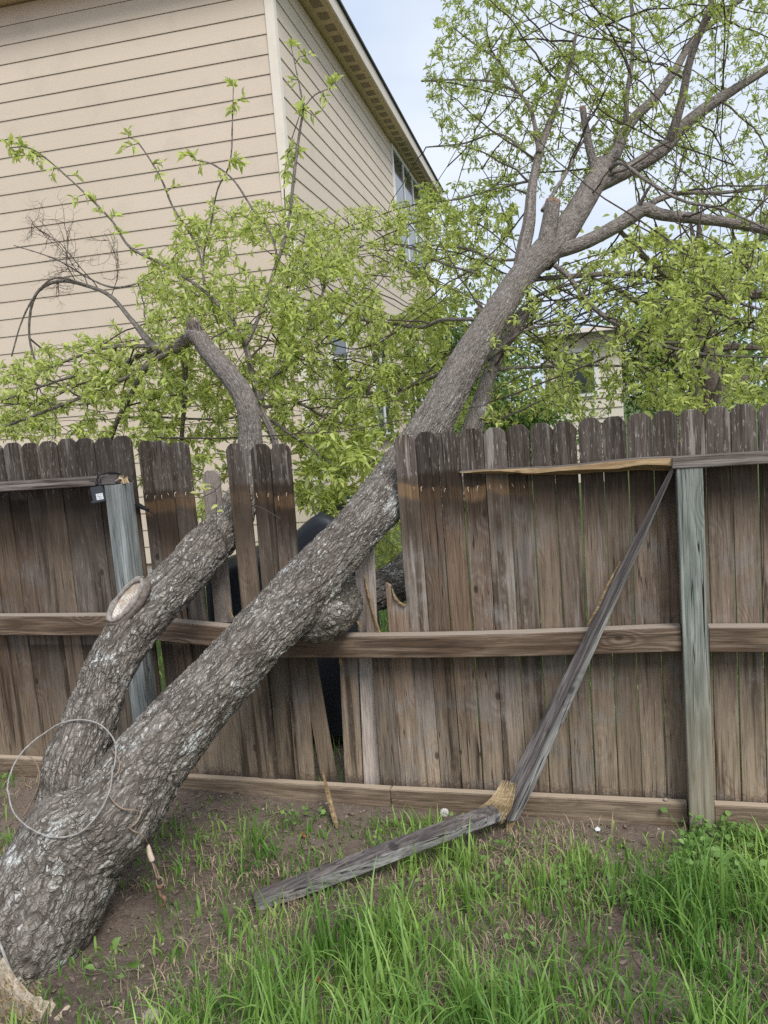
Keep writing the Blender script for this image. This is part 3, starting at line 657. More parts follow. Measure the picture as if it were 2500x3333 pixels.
# snapped rail hanging in front of the fence
br = empty('broken_rail', (-.52, 3.07, .10)); tag(br, 'snapped grey two by four hanging from the torn top rail, bent double onto the grass', 'broken rail')
def board(name, path, faces_mat, parent):
    """path: list of (centre, half vector a, half vector b); a-side faces pale, b-side faces dark"""
    V = []
    for c, a, b in path:
        c, a, b = map(np.asarray, (c, a, b)); V += [c-a-b, c+a-b, c+a+b, c-a+b]
    n = len(path)-1; F = []; mi = []
    for i in range(n):
        for j in range(4): F.append((4*i+j, 4*i+(j+1) % 4, 4*i+4+(j+1) % 4, 4*i+4+j)); mi.append(faces_mat[j])
    F += [(3, 2, 1, 0), tuple(4*n+j for j in range(4))]; mi += [2, 2]
    # rotate local frame so the grain runs along local x
    p0, p1 = np.asarray(path[0][0]), np.asarray(path[-1][0]); x = Vector(p1-p0).normalized(); y = Vector((0, 1, 0)); y = (y-x*y.dot(x)).normalized(); z_ = x.cross(y)
    Mx = (Matrix.Translation(Vector(p0)) @ Matrix((x, y, z_)).transposed().to_4x4()); Mi = Mx.inverted()
    o = meshobj(name, [tuple(Mi @ Vector(v)) for v in V], F, M['old_dark']); o.data.materials.append(M['old_pale']); o.data.materials.append(M['fresh_pale'])
    for f, k_ in zip(o.data.polygons, mi): f.material_index = k_
    bm = bmesh.new(); bm.from_mesh(o.data); bmesh.ops.bevel(bm, geom=[e for e in bm.edges if e.calc_face_angle(0) > .9], offset=.0022, segments=2, affect='EDGES'); bm.to_mesh(o.data); bm.free()
    o.parent = parent; o.matrix_local = Matrix.Translation(-parent.location) @ Mx; return o
# measured edge points (left silhouette, inner arris, right silhouette) down the upper piece
up_rows = [(1449, 1010, 1453, 1459), (1402, 1100, 1412, 1419), (1333, 1235, 1349, 1361), (1271, 1355, 1291, 1307), (1204, 1485, 1230, 1250), (1144, 1600, 1175, 1199), (1090, 1705, 1126, 1152), (1088, 1742, 1110, 1134), (1088, 1770, 1097, 1119)]
def rail_rows(rows, Ys, back):
    out = []
    for (xl, y_, xm, xr_), Y in zip(rows, Ys):
        A = at(xl, y_, Y); Mi_ = at(xm, y_+6, Y-.018); B = at(xr_, y_+2, Y+.008)
        Dk = A+B-Mi_; c = (A+B)/2; a = (B-Mi_)/2; b = (A-Mi_)/2
        out.append((c, a, b))
    return out
rows = rail_rows(up_rows, [3.125, 3.12, 3.11, 3.10, 3.085, 3.07, 3.055, 3.05, 3.045], 0)
board('upper_piece', rows, [1, 1, 0, 0][:4] if False else [1, 0, 1, 0], br)
lowL = [(550, 1925, 1947, 1972), (650, 1887, 1910, 1938), (760, 1846, 1870, 1896), (870, 1805, 1830, 1853), (980, 1765, 1790, 1811), (1050, 1742, 1766, 1785), (1088, 1728, 1752, 1770)]
def low_rows():
    out = []
    for i, (x_, yt, ym, yb) in enumerate(lowL):
        Y = 1/((1/2.40)+(1/3.03-1/2.40)*i/6.)
        A = at(x_-4, yt, Y+.045); Mi_ = at(x_, ym, Y); B = at(x_+4, yb, Y+.006)
        c = (A+B)/2; out.append((c, (B-Mi_)/2, (A-Mi_)/2))
    return out
board('lower_piece', low_rows(), [1, 0, 1, 0], br)
mb = MB(); rr = random.Random(4)
for i in range(190):
    t_ = rr.random(); d_ = rr.uniform(-.3, .3)
    p = at(1083+30*t_+rr.uniform(-3, 3), 1706-8*(1-t_)+rr.uniform(-16, 14), 3.045+rr.uniform(-.010, .004)); q = at(1036+48*t_+rr.uniform(-7, 7), 1752+18*t_+rr.uniform(-12, 12), 2.985+.03*t_+rr.uniform(-.010, .006))
    m_ = (p+q)/2+np.array([rr.uniform(-.002, .010), -rr.uniform(.0, .010), rr.uniform(-.010, .002)])
    mb.tube(catmull([p, m_, q], n=3), [.0004, .0010, .0013, .0013, .0011, .0008, .0004], 4)
mb.build('torn_fibres', M['fresh_pale'], br)
mb = MB(); Pf = [at(1090, 1698, 3.055), at(1104, 1694, 3.052), at(1113, 1708, 3.05), at(1104, 1745, 3.04), at(1094, 1762, 3.03), at(1064, 1765, 3.01), at(1046, 1760, 2.99), at(1056, 1750, 3.0), at(1076, 1738, 3.03)]
mb.prism([tuple(p) for p in Pf], (0.004, .03, 0)); mb.build('split_face', M['fresh_dull'], br)
mb = MB(); P = [at(1096, 1778, 3.06), at(1090, 1800, 3.05), at(1068, 1840, 3.02), at(1076, 1845, 3.02), at(1106, 1790, 3.05), at(1130, 1745, 3.06), at(1112, 1745, 3.05)]
mb.prism([tuple(p) for p in P], (0, .012, 0)); mb.build('split_tongue', M['fresh'], br)
mb = MB(); mb.tube([at(1340, 1212, 3.07), at(1312, 1265, 3.065), at(1290, 1315, 3.06), at(1268, 1352, 3.06)], [.0012, .004, .005, .002], 5); mb.build('splinter', M['fresh'], br)
spl = MB(); a = at(696, 1664, 3.14); b = at(724, 1745, 2.98); b[2] = ghs(b[0], b[1])+.008
sl_ = empty('wood_splinter', tuple(b)); tag(sl_, 'long pale wood splinter leaning on the kickboard below the gap', 'splinter')
spl.tube([a, a*.6+b*.4, a*.15+b*.85, b], [.003, .010, .010, .004], 4); spl.build('shard', M['fresh'], sl_)
spl = MB(); spl.tube([a*.75+b*.25+np.array([.006, -.008, 0]), a*.4+b*.6+np.array([.008, -.01, 0]), a*.1+b*.9+np.array([.004, -.008, 0])], [.001, .004, .002], 4); spl.build('sliver', M['fresh_pale'], sl_)

# ------------------------------------------------------------------ fallen tree
tree = empty('fallen_tree', tuple(np.append(atz(60, 2140, 0)[:2], 0.))); tag(tree, 'fallen multi stemmed tree with rough lichened bark lying through the broken fence', 'tree')
def wpath(rows):                # (x, y, Y, width px) -> xyz + radius
    out = []
    for x_, y_, Y, w in rows:
        p = at(x_, y_, Y); out.append((*p, px2m(w, p)/2))
    return np.array(out)
BARK = []
def bark_tube(name, P4, step, nside, amp, parent, seed=0., rough=(1, 1), rr_=(0, 1), cap=True):
    Q = catmull(P4, step=step); P = Q[:, :3]; rad = Q[:, 3]
    s = np.concatenate([[0], np.cumsum(np.linalg.norm(np.diff(P, axis=0), axis=1))]); T, N, B = frames(P); k_ = len(P)
    th = np.arange(nside)*2*np.pi/nside
    A, S = np.meshgrid(th/(2*np.pi), s); C = 2*np.pi*rad.mean()
    dirn = np.cos(th)[None, :, None]*N[:, None, :]+np.sin(th)[None, :, None]*B[:, None, :]
    P0 = P[:, None, :]+rad[:, None, None]*dirn
    w1 = fbm(P0*9+seed, 3)-.45; w2 = fbm(P0*9+seed+40, 3)-.45
    w3 = fbm(P0*26+seed+70, 3)-.45; w4 = fbm(P0*26+seed+90, 3)-.45
    nx = max(6, int(round(C/.019))); f1, f2, cid = voro(A*nx+w1*1.4+w3*.9+200*nx, S/.068+w2*1.3+w4*.6+seed*7, nx)
    nx2 = int(nx*1.9); g1, g2, gid = voro(A*nx2+w2*1.5+w4*1.2+200*nx2, S/.026+w1*1.2+w3*.8+seed*3, nx2)
    rg = sstep(.0, .20, f2-f1)*(.30+.70*cid); rg2 = sstep(.0, .22, g2-g1)*(.25+.75*gid)
    nx0 = max(5, int(round(C/.060))); q1, q2, qid = voro(A*nx0+w1*1.2+w3*.4+200*nx0, S/.30+w2*.9+seed*5, nx0); fur = sstep(.0, .22, q2-q1)
    h = (.40*rg+.42*rg2)*(.35+.65*fur)+.22*fur
    big = fbm(P0*3.2+seed+11, 3)-.45
    tt = s/s[-1]; rou = np.interp(tt, np.linspace(0, 1, len(rough)), rough)[:, None]
    flat = fbm(P0*45+seed, 3)-.45
    disp = amp*rou*(h-.5)*(.55+.9*fbm(P0*5+seed+3, 2)) + (1-rou)*.0025*flat*2 + big*rad[:, None]*.30*(.35+.65*rou) + amp*.5*flat*rou
    V = (P0+disp[:, :, None]*dirn).reshape(-1, 3)
    id_ = np.arange(k_*nside).reshape(k_, nside); nxt = np.roll(id_, -1, 1)
    F = np.stack([id_[:-1], nxt[:-1], nxt[1:], id_[1:]], -1).reshape(-1, 4)
    if cap:   # close the far end by pulling in a ring
        V = np.vstack([V, P[-1]+T[-1]*rad[-1]*.15, P[0]]); e = len(V)-2; last = id_[-1]; fst = id_[0]
        F = np.vstack([F, np.stack([last, np.roll(last, -1), np.full(nside, e), np.full(nside, e)], -1), np.stack([np.roll(fst, -1), fst, np.full(nside, e+1), np.full(nside, e+1)], -1)])
    F = [tuple(f) if f[2] != f[3] else tuple(f[:3]) for f in F.tolist()] if cap else F
    ext = 2 if cap else 0
    at_ = dict(ridge=np.append(h.ravel(), [.3]*ext), rough=np.append(np.broadcast_to(rou, h.shape).ravel(), [.5]*ext))
    uvv = np.vstack([np.stack([A.ravel()*C, S.ravel()], -1), np.zeros((ext, 2))])
    o = meshobj(name, V, F, M['bark'], parent, smooth=True, attrs=at_, uv=uvv); return o, V, F
SKEL = []                      # nodes that twigs may grow from
def skel(P4, part=1.):
    Q = catmull(P4, step=.07); SKEL.append(Q[int(len(Q)*(1-part)):])
mainP = wpath([(3, 2103, 2.03, 276), (49, 2035, 2.07, 270), (105, 1930, 2.14, 262), (158, 1828, 2.22, 248), (207, 1786, 2.27, 218), (258, 1738, 2.32, 192), (335, 1634, 2.45, 160), (440, 1511, 2.60, 146), (552, 1386, 2.77, 132), (655, 1276, 2.95, 128), (714, 1210, 3.04, 114),
    (787, 1127, 3.19, 104), (850, 1050, 3.36, 106), (925, 930, 3.58, 88), (1003, 790, 3.77, 74), (1067, 688, 3.93, 64), (1128, 596, 4.10, 58), (1188, 533, 4.25, 62)])
trunk, TV, TF = bark_tube('trunk', mainP, .0050, 200, .015, tree, 1.3, (1, 1, 1, 1, 1, .95, .75, .6, .45, .3, .25), cap=True)
stemP = wpath([(140, 1790, 2.27, 120), (150, 1730, 2.32, 138), (163, 1660, 2.37, 140), (180, 1600, 2.42, 122), (219, 1493, 2.52, 106), (250, 1422, 2.59, 108), (305, 1335, 2.70, 112), (367, 1272, 2.83, 104), (420, 1213, 3.02, 98), (460, 1168, 3.19, 94), (484, 1143, 3.31, 90), (508, 1112, 3.42, 84), (538, 1040, 3.55, 66), (540, 935, 3.60, 50),
    (535, 882, 3.62, 48), (513, 834, 3.64, 46), (479, 792, 3.68, 44), (449, 757, 3.73, 40), (430, 728, 3.76, 38)])
stem, AV, AF = bark_tube('stem', stemP, .0050, 130, .014, tree, 5.7, (1, 1, 1, 1, .95, .9, .7, .35, .2, .15), cap=True)
lowP = wpath([(660, 1318, 2.95, 120), (700, 1322, 3.05, 124), (728, 1306, 3.20, 104), (755, 1292, 3.36, 90), (800, 1280, 3.46, 86), (860, 1255, 3.58, 82), (920, 1185, 3.70, 76), (972, 1070, 3.82, 66), (1008, 965, 3.90, 50), (1036, 880, 3.98, 40), (1058, 805, 4.05, 32), (1090, 740, 4.15, 30), (1140, 670, 4.3, 20)])
low, LV, LF = bark_tube('stem', lowP, .007, 90, .015, tree, 9.1, (1, 1, .9, .6, .4, .3), cap=True)
def limb(rows, n=14, name='limb', sk=True, rough=(.22, .1)):
    P = wpath(rows); o, _, _ = bark_tube(name, P, .02, n, .004, tree, rows[0][0]*.01, rough, cap=True)
    if sk: skel(P, .85)
    return P
limb([(1168, 560, 4.22, 62), (1215, 505, 4.33, 58), (1245, 460, 4.42, 52), (1272, 415, 4.50, 50), (1296, 375, 4.58, 46), (1300, 352, 4.62, 40)], 26)
stub = limb([(1172, 560, 4.20, 40), (1186, 490, 4.22, 37), (1194, 438, 4.24, 33)], 20, 'branch_stub', False, (.3, .2))
stub2 = limb([(1292, 385, 4.58, 24), (1280, 345, 4.60, 20), (1269, 300, 4.62, 17), (1259, 236, 4.66, 14)], 14, 'branch_stub', False, (.3, .2))
for P in (stub, stub2):
    c, r_ = P[-1][:3], P[-1][3]; d = P[-1][:3]-P[-2][:3]; d /= np.linalg.norm(d)
    mb = MB(); mb.tube([c-d*.004, c+d*.012], [r_*1.02, r_*.98], 14); mb.build('saw_cut', M['stubcut'], tree)
limb([(1120, 610, 4.16, 34), (1129, 545, 4.24, 32), (1142, 483, 4.32, 28), (1150, 400, 4.42, 20), (1168, 320, 4.55, 17), (1198, 240, 4.70, 13), (1229, 150, 4.85, 9), (1245, 70, 5.0, 6)])
limb([(1165, 330, 4.5, 12), (1149, 245, 4.62, 9), (1122, 200, 4.7, 8), (1099, 165, 4.78, 7), (1070, 125, 4.85, 5), (1025, 95, 4.95, 4), (980, 60, 5.0, 3)], 8, 'branch')
limb([(1172, 455, 4.3, 10), (1225, 370, 4.5, 8), (1250, 320, 4.6, 6), (1300, 250, 4.7, 4)], 8, 'branch')
limb([(1297, 362, 4.60, 34), (1330, 330, 4.68, 27), (1346, 290, 4.75, 24), (1376, 248, 4.85, 22), (1414, 213, 4.95, 20), (1459, 150, 5.1, 17), (1499, 85, 5.3, 14), (1579, 15, 5.5, 10), (1640, -60, 5.7, 7)], 16)
limb([(1352, 268, 4.82, 14), (1354, 205, 4.9, 11), (1364, 140, 5.0, 9), (1367, 65, 5.1, 8), (1360, -40, 5.25, 6)], 10, 'branch')
limb([(1290, 400, 4.56, 34), (1354, 369, 4.62, 31), (1429, 325, 4.68, 29), (1474, 275, 4.74, 27), (1529, 230, 4.8, 24), (1604, 182, 4.86, 18), (1680, 135, 4.95, 14), (1760, 80, 5.1, 9)], 16)
limb([(1440, 318, 4.7, 20), (1455, 280, 4.66, 20), (1474, 212, 4.62, 18), (1489, 135, 4.58, 17), (1514, 65, 4.55, 15), (1548, -20, 4.5, 12), (1580, -110, 4.45, 8)], 14)
limb([(1195, 545, 4.25, 34), (1259, 525, 4.3, 30), (1329, 490, 4.35, 30), (1372, 462, 4.38, 32), (1394, 452, 4.4, 30), (1429, 464, 4.42, 25), (1504, 472, 4.45, 23), (1579, 482, 4.48, 22), (1670, 502, 4.5, 20), (1800, 560, 4.6, 14)], 16)
limb([(1390, 450, 4.4, 16), (1429, 428, 4.48, 13), (1479, 416, 4.55, 10), (1560, 416, 4.7, 8), (1660, 405, 4.9, 5)], 8, 'branch')
limb([(1370, 470, 4.4, 9), (1388, 430, 4.35, 8), (1405, 400, 4.3, 5)], 8, 'branch')
limb([(1310, 375, 4.6, 9), (1340, 352, 4.5, 8), (1404, 395, 4.4, 8), (1479, 435, 4.35, 7), (1554, 450, 4.3, 6), (1660, 495, 4.25, 4)], 8, 'branch')
limb([(1197, 572, 4.2, 12), (1229, 598, 4.22, 11), (1259, 641, 4.24, 11), (1309, 686, 4.27, 11), (1369, 717, 4.3, 10), (1429, 746, 4.33, 8), (1529, 766, 4.36, 6), (1660, 772, 4.4, 4)], 10, 'branch')
limb([(1150, 604, 4.22, 11), (1229, 597, 4.5, 11), (1349, 591, 4.8, 12), (1429, 607, 5.0, 11), (1529, 666, 5.2, 9), (1660, 722, 5.4, 6)], 10, 'branch')
limb([(1340, 500, 4.4, 10), (1380, 540, 4.5, 11), (1430, 590, 4.65, 10), (1510, 625, 4.8, 9), (1600, 655, 5.0, 7), (1680, 680, 5.1, 5)], 10, 'branch')
limb([(1420, 740, 4.32, 5), (1500, 737, 4.4, 6), (1580, 715, 4.5, 4)], 6, 'branch')
limb([(1000, 800, 3.85, 6), (1060, 770, 4.0, 6), (1130, 715, 4.2, 6), (1230, 700, 4.5, 5), (1340, 710, 4.8, 4)], 6, 'branch')
limb([(1062, 800, 4.05, 8), (1110, 795, 4.3, 7), (1190, 792, 4.6, 7), (1330, 790, 5.0, 5), (1480, 800, 5.3, 4)], 6, 'branch')
limb([(1060, 780, 4.05, 14), (1085, 720, 4.2, 11), (1160, 640, 4.5, 8), (1280, 600, 4.9, 6)], 8, 'branch')
# long low branch crossing in front of the house
limb([(1040, 690, 3.95, 8), (985, 690, 4.1, 8), (951, 692, 4.2, 9), (909, 707, 4.35, 9), (853, 700, 4.5, 8), (783, 690, 4.7, 7), (715, 667, 4.9, 6), (640, 640, 5.1, 4)], 8, 'branch')
limb([(1030, 745, 3.9, 7), (960, 800, 4.1, 8), (900, 830, 4.4, 8), (850, 845, 4.6, 9), (800, 850, 4.8, 10), (740, 830, 5.0, 7), (700, 790, 5.2, 5)], 8, 'branch')
limb([(1030, 590, 4.3, 5), (960, 570, 4.5, 6), (900, 540, 4.7, 5), (850, 525, 4.9, 4), (800, 490, 5.1, 3)], 6, 'branch')
limb([(1130, 560, 4.2, 7), (1070, 560, 4.4, 6), (1000, 535, 4.6, 6), (930, 530, 4.8, 4)], 6, 'branch')
limb([(1146, 390, 4.45, 7), (1060, 410, 4.6, 5), (990, 430, 4.7, 4), (900, 440, 4.8, 3)], 6, 'branch')
limb([(1158, 350, 4.5, 7), (1080, 290, 4.7, 5), (1000, 310, 4.8, 4), (920, 318, 4.85, 3)], 6, 'branch')
limb([(1128, 205, 4.7, 6), (1070, 178, 4.8, 5), (1000, 172, 4.9, 4), (910, 175, 5.0, 3)], 6, 'branch')
# broken top of the left stem and its side limbs
limb([(442, 748, 3.74, 34), (418, 722, 3.78, 32), (398, 738, 3.84, 30), (380, 752, 3.90, 28), (350, 752, 3.96, 24), (328, 744, 4.0, 18), (285, 692, 4.1, 11), (240, 641, 4.2, 9), (190, 618, 4.25, 8), (135, 607, 4.3, 8), (90, 622, 4.3, 7), (68, 662, 4.3, 6), (64, 731, 4.3, 5), (82, 800, 4.3, 4)], 12)
mb = MB(); rr = random.Random(12)
for i in range(34):
    p = at(426+rr.uniform(-16, 14), 716+rr.uniform(-4, 14), 3.77+rr.uniform(-.03, .03)); q = p+np.array([rr.uniform(-.03, .0), rr.uniform(-.01, .02), rr.uniform(.02, .10)])
    mb.tube([p, (p+q)/2, q], [.007, .005, .0012], 4)
mb.build('torn_fibres', M['branch'], tree)
limb([(375, 752, 3.9, 12), (310, 748, 4.0, 10), (225, 752, 4.05, 8), (120, 788, 4.1, 6), (10, 830, 4.15, 4)], 7, 'branch')
limb([(345, 752, 3.96, 12), (300, 800, 3.98, 10), (225, 838, 4.0, 8), (120, 880, 4.0, 7), (0, 925, 4.0, 5), (-60, 945, 4, 4)], 7, 'branch')
limb([(330, 755, 4.0, 10), (300, 770, 4.15, 8), (220, 808, 4.3, 7), (110, 860, 4.4, 5), (20, 915, 4.5, 3)], 7, 'branch')
limb([(395, 745, 3.86, 14), (320, 790, 3.95, 13), (285, 850, 4.02, 13), (255, 905, 4.05, 11), (240, 950, 4.1, 8)], 7, 'branch')
limb([(392, 745, 3.9, 16), (400, 800, 4.0, 13), (398, 870, 4.05, 11), (392, 950, 4.1, 9)], 7, 'branch')
limb([(300, 760, 4.1, 8), (240, 835, 4.2, 7), (190, 872, 4.2, 6), (60, 870, 4.3, 4), (-20, 880, 4.3, 3)], 7, 'branch')
limb([(210, 800, 4.1, 6), (150, 815, 4.1, 6), (60, 845, 4.1, 5), (-30, 880, 4.1, 4)], 6, 'branch')
limb([(190, 617, 4.25, 6), (120, 600, 4.2, 5), (75, 640, 4.2, 5), (45, 700, 4.2, 4), (25, 770, 4.2, 3)], 6, 'branch')
# stem behind the broken one with the long upright shoots
limb([(600, 985, 3.75, 16), (588, 935, 3.82, 15), (562, 880, 3.9, 14), (546, 811, 4.0, 13), (532, 755, 4.05, 12), (520, 720, 4.1, 9)], 10)
SHOOTS = []
def shoot(rows): SHOOTS.append(limb(rows, 6, 'branch'))
shoot([(530, 748, 4.05, 7), (500, 685, 4.05, 8), (475, 661, 4.05, 8), (425, 616, 4.05, 7), (350, 571, 4.05, 6), (280, 533, 4.05, 6), (240, 475, 4.05, 5), (165, 400, 4.05, 4), (75, 325, 4.05, 3), (20, 318, 4.05, 2)])
shoot([(470, 700, 4.1, 4), (440, 600, 4.12, 5), (425, 530, 4.15, 5), (375, 450, 4.15, 5), (345, 380, 4.15, 4), (300, 310, 4.15, 3), (278, 297, 4.15, 2)])
shoot([(440, 620, 4.1, 4), (440, 550, 4.15, 5), (455, 485, 4.2, 5), (470, 410, 4.2, 4), (497, 350, 4.2, 4), (502, 260, 4.25, 3), (504, 190, 4.25, 2)])
shoot([(600, 560, 4.2, 5), (585, 505, 4.2, 5), (545, 450, 4.2, 5), (505, 390, 4.2, 4), (460, 355, 4.2, 3), (420, 345, 4.2, 2)])
shoot([(528, 750, 4.05, 9), (550, 706, 4.08, 9), (570, 656, 4.1, 8), (595, 576, 4.15, 8), (610, 535, 4.18, 8), (625, 475, 4.2, 7), (630, 425, 4.2, 7), (645, 300, 4.25, 6), (655, 235, 4.25, 5), (650, 200, 4.3, 4), (630, 105, 4.3, 2)])
shoot([(618, 480, 4.22, 3), (614, 400, 4.25, 3), (622, 330, 4.25, 3), (650, 240, 4.3, 2)])
shoot([(655, 235, 4.25, 3), (680, 205, 4.25, 3), (715, 190, 4.25, 2)])
shoot([(560, 870, 3.92, 9), (600, 800, 4.1, 7), (660, 720, 4.3, 6), (700, 620, 4.5, 5), (710, 520, 4.7, 3)])
limb([(430, 640, 4.2, 5), (350, 600, 4.3, 4), (240, 620, 4.3, 4), (120, 560, 4.3, 3), (30, 530, 4.3, 2)], 6, 'branch')
limb([(570, 880, 3.92, 8), (640, 870, 4.1, 7), (700, 900, 4.2, 6), (790, 930, 4.3, 4)], 6, 'branch')
limb([(575, 900, 3.9, 8), (660, 960, 4.0, 7), (740, 1010, 4.05, 6), (835, 985, 4.0, 7)], 7, 'branch')
limb([(560, 860, 3.92, 8), (510, 900, 4.1, 6), (430, 905, 4.2, 5), (330, 900, 4.3, 4)], 6, 'branch')
skel(lowP, .35); skel(mainP, .2)
for P in (stemP,): skel(P, .12)

def cut_mat(c):
    t = NT('weathered cut face'); d = t.vadd(t.pos(), tuple(-q for q in c)); n = t.noise(t.pos(), 55., 4, .65); n2 = t.noise(t.pos(), 17., 3, .6)
    L = t.node('ShaderNodeVectorMath', operation='LENGTH'); t.L.new(d, L.inputs[0])
    ring = t.math('MULTIPLY_ADD', t.math('SINE', t.math('MULTIPLY_ADD', L.outputs['Value'], 700., t.math('MULTIPLY', n, 5.))), .5, .5)
    col = t.mix(t.step(n2, .38, .62), (.34, .28, .23), (.74, .69, .62)); col = t.mix(t.math('MULTIPLY', ring, .35), col, (.42, .33, .24)); col = t.mix(t.math('MULTIPLY', t.step(n, .60, .72), .8), col, (.10, .085, .075))
    col = t.mix(t.math('MULTIPLY', t.step(t.noise(t.pos(), 30., 2), .60, .66), .5), col, (.50, .30, .13)); t.bump(t.math('ADD', ring, n), .5, .003)
    return t.fin(col, .9, .1)
# pruning scar on the left stem
bvs = BVHTree.FromPolygons([tuple(v) for v in AV], [tuple(f) for f in AF])
def hit(x_, y_):
    d = Vector(ray(x_, y_)).normalized(); h_ = bvs.ray_cast(Vector(CAMP), d); return h_[0] if h_[0] is not None else Vector(at(x_, y_, 2.66))
c0 = hit(288, 1306); toward = (Vector(CAMP)-c0).normalized(); up_left = Vector(-AX_R*.80-AX_D*.50)
nrm = (up_left*.58+toward*.72).normalized(); long_ = Vector(at(322, 1258, 2.72)-at(244, 1335, 2.60)); long_ = (long_-nrm*long_.dot(nrm)).normalized(); side = nrm.cross(long_)
c0 = c0+up_left*.022+nrm*.020
la, lb = .092, .038
ring = [c0+long_*(la*math.cos(a))+side*(lb*math.sin(a)) for a in np.linspace(0, 2*np.pi, 41)]
rd = [.0098+.0022*math.sin(3*a+.6)+.0014*math.sin(7*a)+.001*math.sin(13*a+1) for a in np.linspace(0, 2*np.pi, 41)]
mb = MB(); mb.tube([tuple(p) for p in ring], rd, 10, cap=False); mb.build('scar_rim', M['scar_rim'], tree, smooth=True)
mb = MB(); mb.tube([tuple(p-nrm*.022) for p in ring], [.022]*41, 8, cap=False); mb.build('scar_collar', M['branch'], tree, smooth=True)
disc = [tuple(c0+long_*(la*.98*math.cos(a))+side*(lb*.98*math.sin(a))-nrm*.004) for a in np.linspace(0, 2*np.pi, 41)[:-1]]
mb = MB(); mb.prism(disc, tuple(-nrm*.03)); mb.build('cut_face', cut_mat(c0), tree)

# ------------------------------------------------------------------ foliage
def inpoly(x, y, poly):
    r = np.zeros(len(x), bool); n = len(poly)
    for i in range(n):
        x0, y0 = poly[i]; x1, y1 = poly[(i+1) % n]
        c = ((y0 > y) != (y1 > y)) & (x < (x1-x0)*(y-y0)/(y1-y0+1e-9)+x0); r ^= c
    return r
REG = [  # region of the crown, distances, number of leaf sprays, spray size
    ([(0, 800), (120, 735), (260, 720), (400, 650), (540, 640), (640, 600), (640, 960), (0, 950)], 3.75, 4.9, 1350, .84),
    ([(-120, 800), (0, 740), (0, 960), (-120, 960)], 3.8, 4.8, 50, 1.0),
    ([(230, 720), (290, 620), (400, 470), (520, 440), (640, 430), (760, 560), (760, 660), (560, 660), (400, 700)], 3.9, 5.2, 520, .80),
    ([(600, 560), (760, 560), (820, 640), (850, 760), (860, 960), (600, 960)], 3.85, 5.6, 900, .80),
    ([(640, 460), (760, 450), (920, 430), (1120, 450), (1090, 600), (960, 720), (880, 640), (760, 580)], 4.2, 6.0, 620, .72),
    ([(850, 680), (1000, 620), (960, 800), (880, 930), (850, 940)], 4.2, 6.0, 330, .80),
    ([(420, 950), (500, 950), (500, 1250), (420, 1250)], 3.7, 4.6, 60, 1.0), ([(640, 940), (860, 940), (870, 1240), (800, 1250), (720, 1120), (640, 1100)], 3.75, 4.8, 330, 1.1),
    ([(290, 950), (430, 950), (430, 1050), (300, 1050)], 3.7, 4.6, 40, 1.0),
    ([(1010, 700), (1130, 620), (1230, 560), (1420, 500), (1659, 560), (1800, 600), (1800, 900), (1659, 880), (1300, 900), (980, 920)], 3.75, 5.6, 1080, .78),
    ([(1380, 640), (1800, 600), (1800, 880), (1400, 900)], 3.7, 4.3, 80, .95),
    ([(1330, 510), (1659, 520), (1659, 640), (1330, 600)], 4.1, 6.0, 220, .78),
    ([(960, -80), (1080, -120), (1350, -120), (1350, 330), (1230, 470), (1150, 430), (960, 330), (910, 180)], 4.5, 5.6, 1250, .56),
    ([(1300, -120), (1800, -120), (1800, 560), (1400, 430), (1300, 360)], 4.4, 6.4, 1250, .60),
    ([(900, 400), (1100, 380), (1120, 470), (900, 500)], 4.4, 5.2, 150, .62),
    ([(0, 330), (0, 300), (90, 300), (90, 345)], 4.03, 4.08, 6, 1.0),
]
SIDE = []
def side_branch(P, q, L, r0):
    i = int(len(P)*q); b = P[i][:3]; T = P[min(i+1, len(P)-1)][:3]-P[i-1][:3]; T /= np.linalg.norm(T); v = rng.normal(size=3); v -= T*(v@T); v /= np.linalg.norm(v); v[2] = v[2]*.7+.15
    d = T*rng.uniform(.3, .9)+v; d /= np.linalg.norm(d); c = b+d*L*.5+rng.normal(size=3)*.06; e = b+d*L+np.array([0, 0, rng.uniform(-.28, .22)])*L+rng.normal(size=3)*.10
    t_ = np.linspace(0, 1, 14)[:, None]; Q = (1-t_)**2*b+2*t_*(1-t_)*c+t_*t_*e; Q[1:] += np.cumsum(rng.normal(size=(13, 3))*.006, 0); return np.c_[Q, np.linspace(r0, r0*.3, 14)]
SHID = [id(P) for P in SHOOTS]; POL = [r_[0] for r_ in REG]
def inside(q):
    d = q-CAMP; dd = d @ AX_F; x_, y_ = (d @ AX_R)/dd*FPX/DS+829.5, (d @ AX_D)/dd*FPX/DS+1106
    return any(inpoly(np.array([x_]), np.array([y_]), p_)[0] for p_ in POL)
for S_ in list(SKEL):
    L0 = np.linalg.norm(np.diff(S_[:, :3], axis=0), axis=1).sum()
    for k_ in range(int(L0*4.2+rng.random())):
        B_ = side_branch(S_, rng.uniform(.15, .95), rng.uniform(.30, .95), min(.0062, S_[len(S_)//2, 3]*.6))
        if B_[:, 1].min() > 3.36 and inside(B_[-1, :3]) and inside(B_[9, :3]): SIDE.append(B_); SKEL.append(B_)
MAINS = [S_ for S_ in SKEL if S_[0, 3] > .008 and S_ is not None]
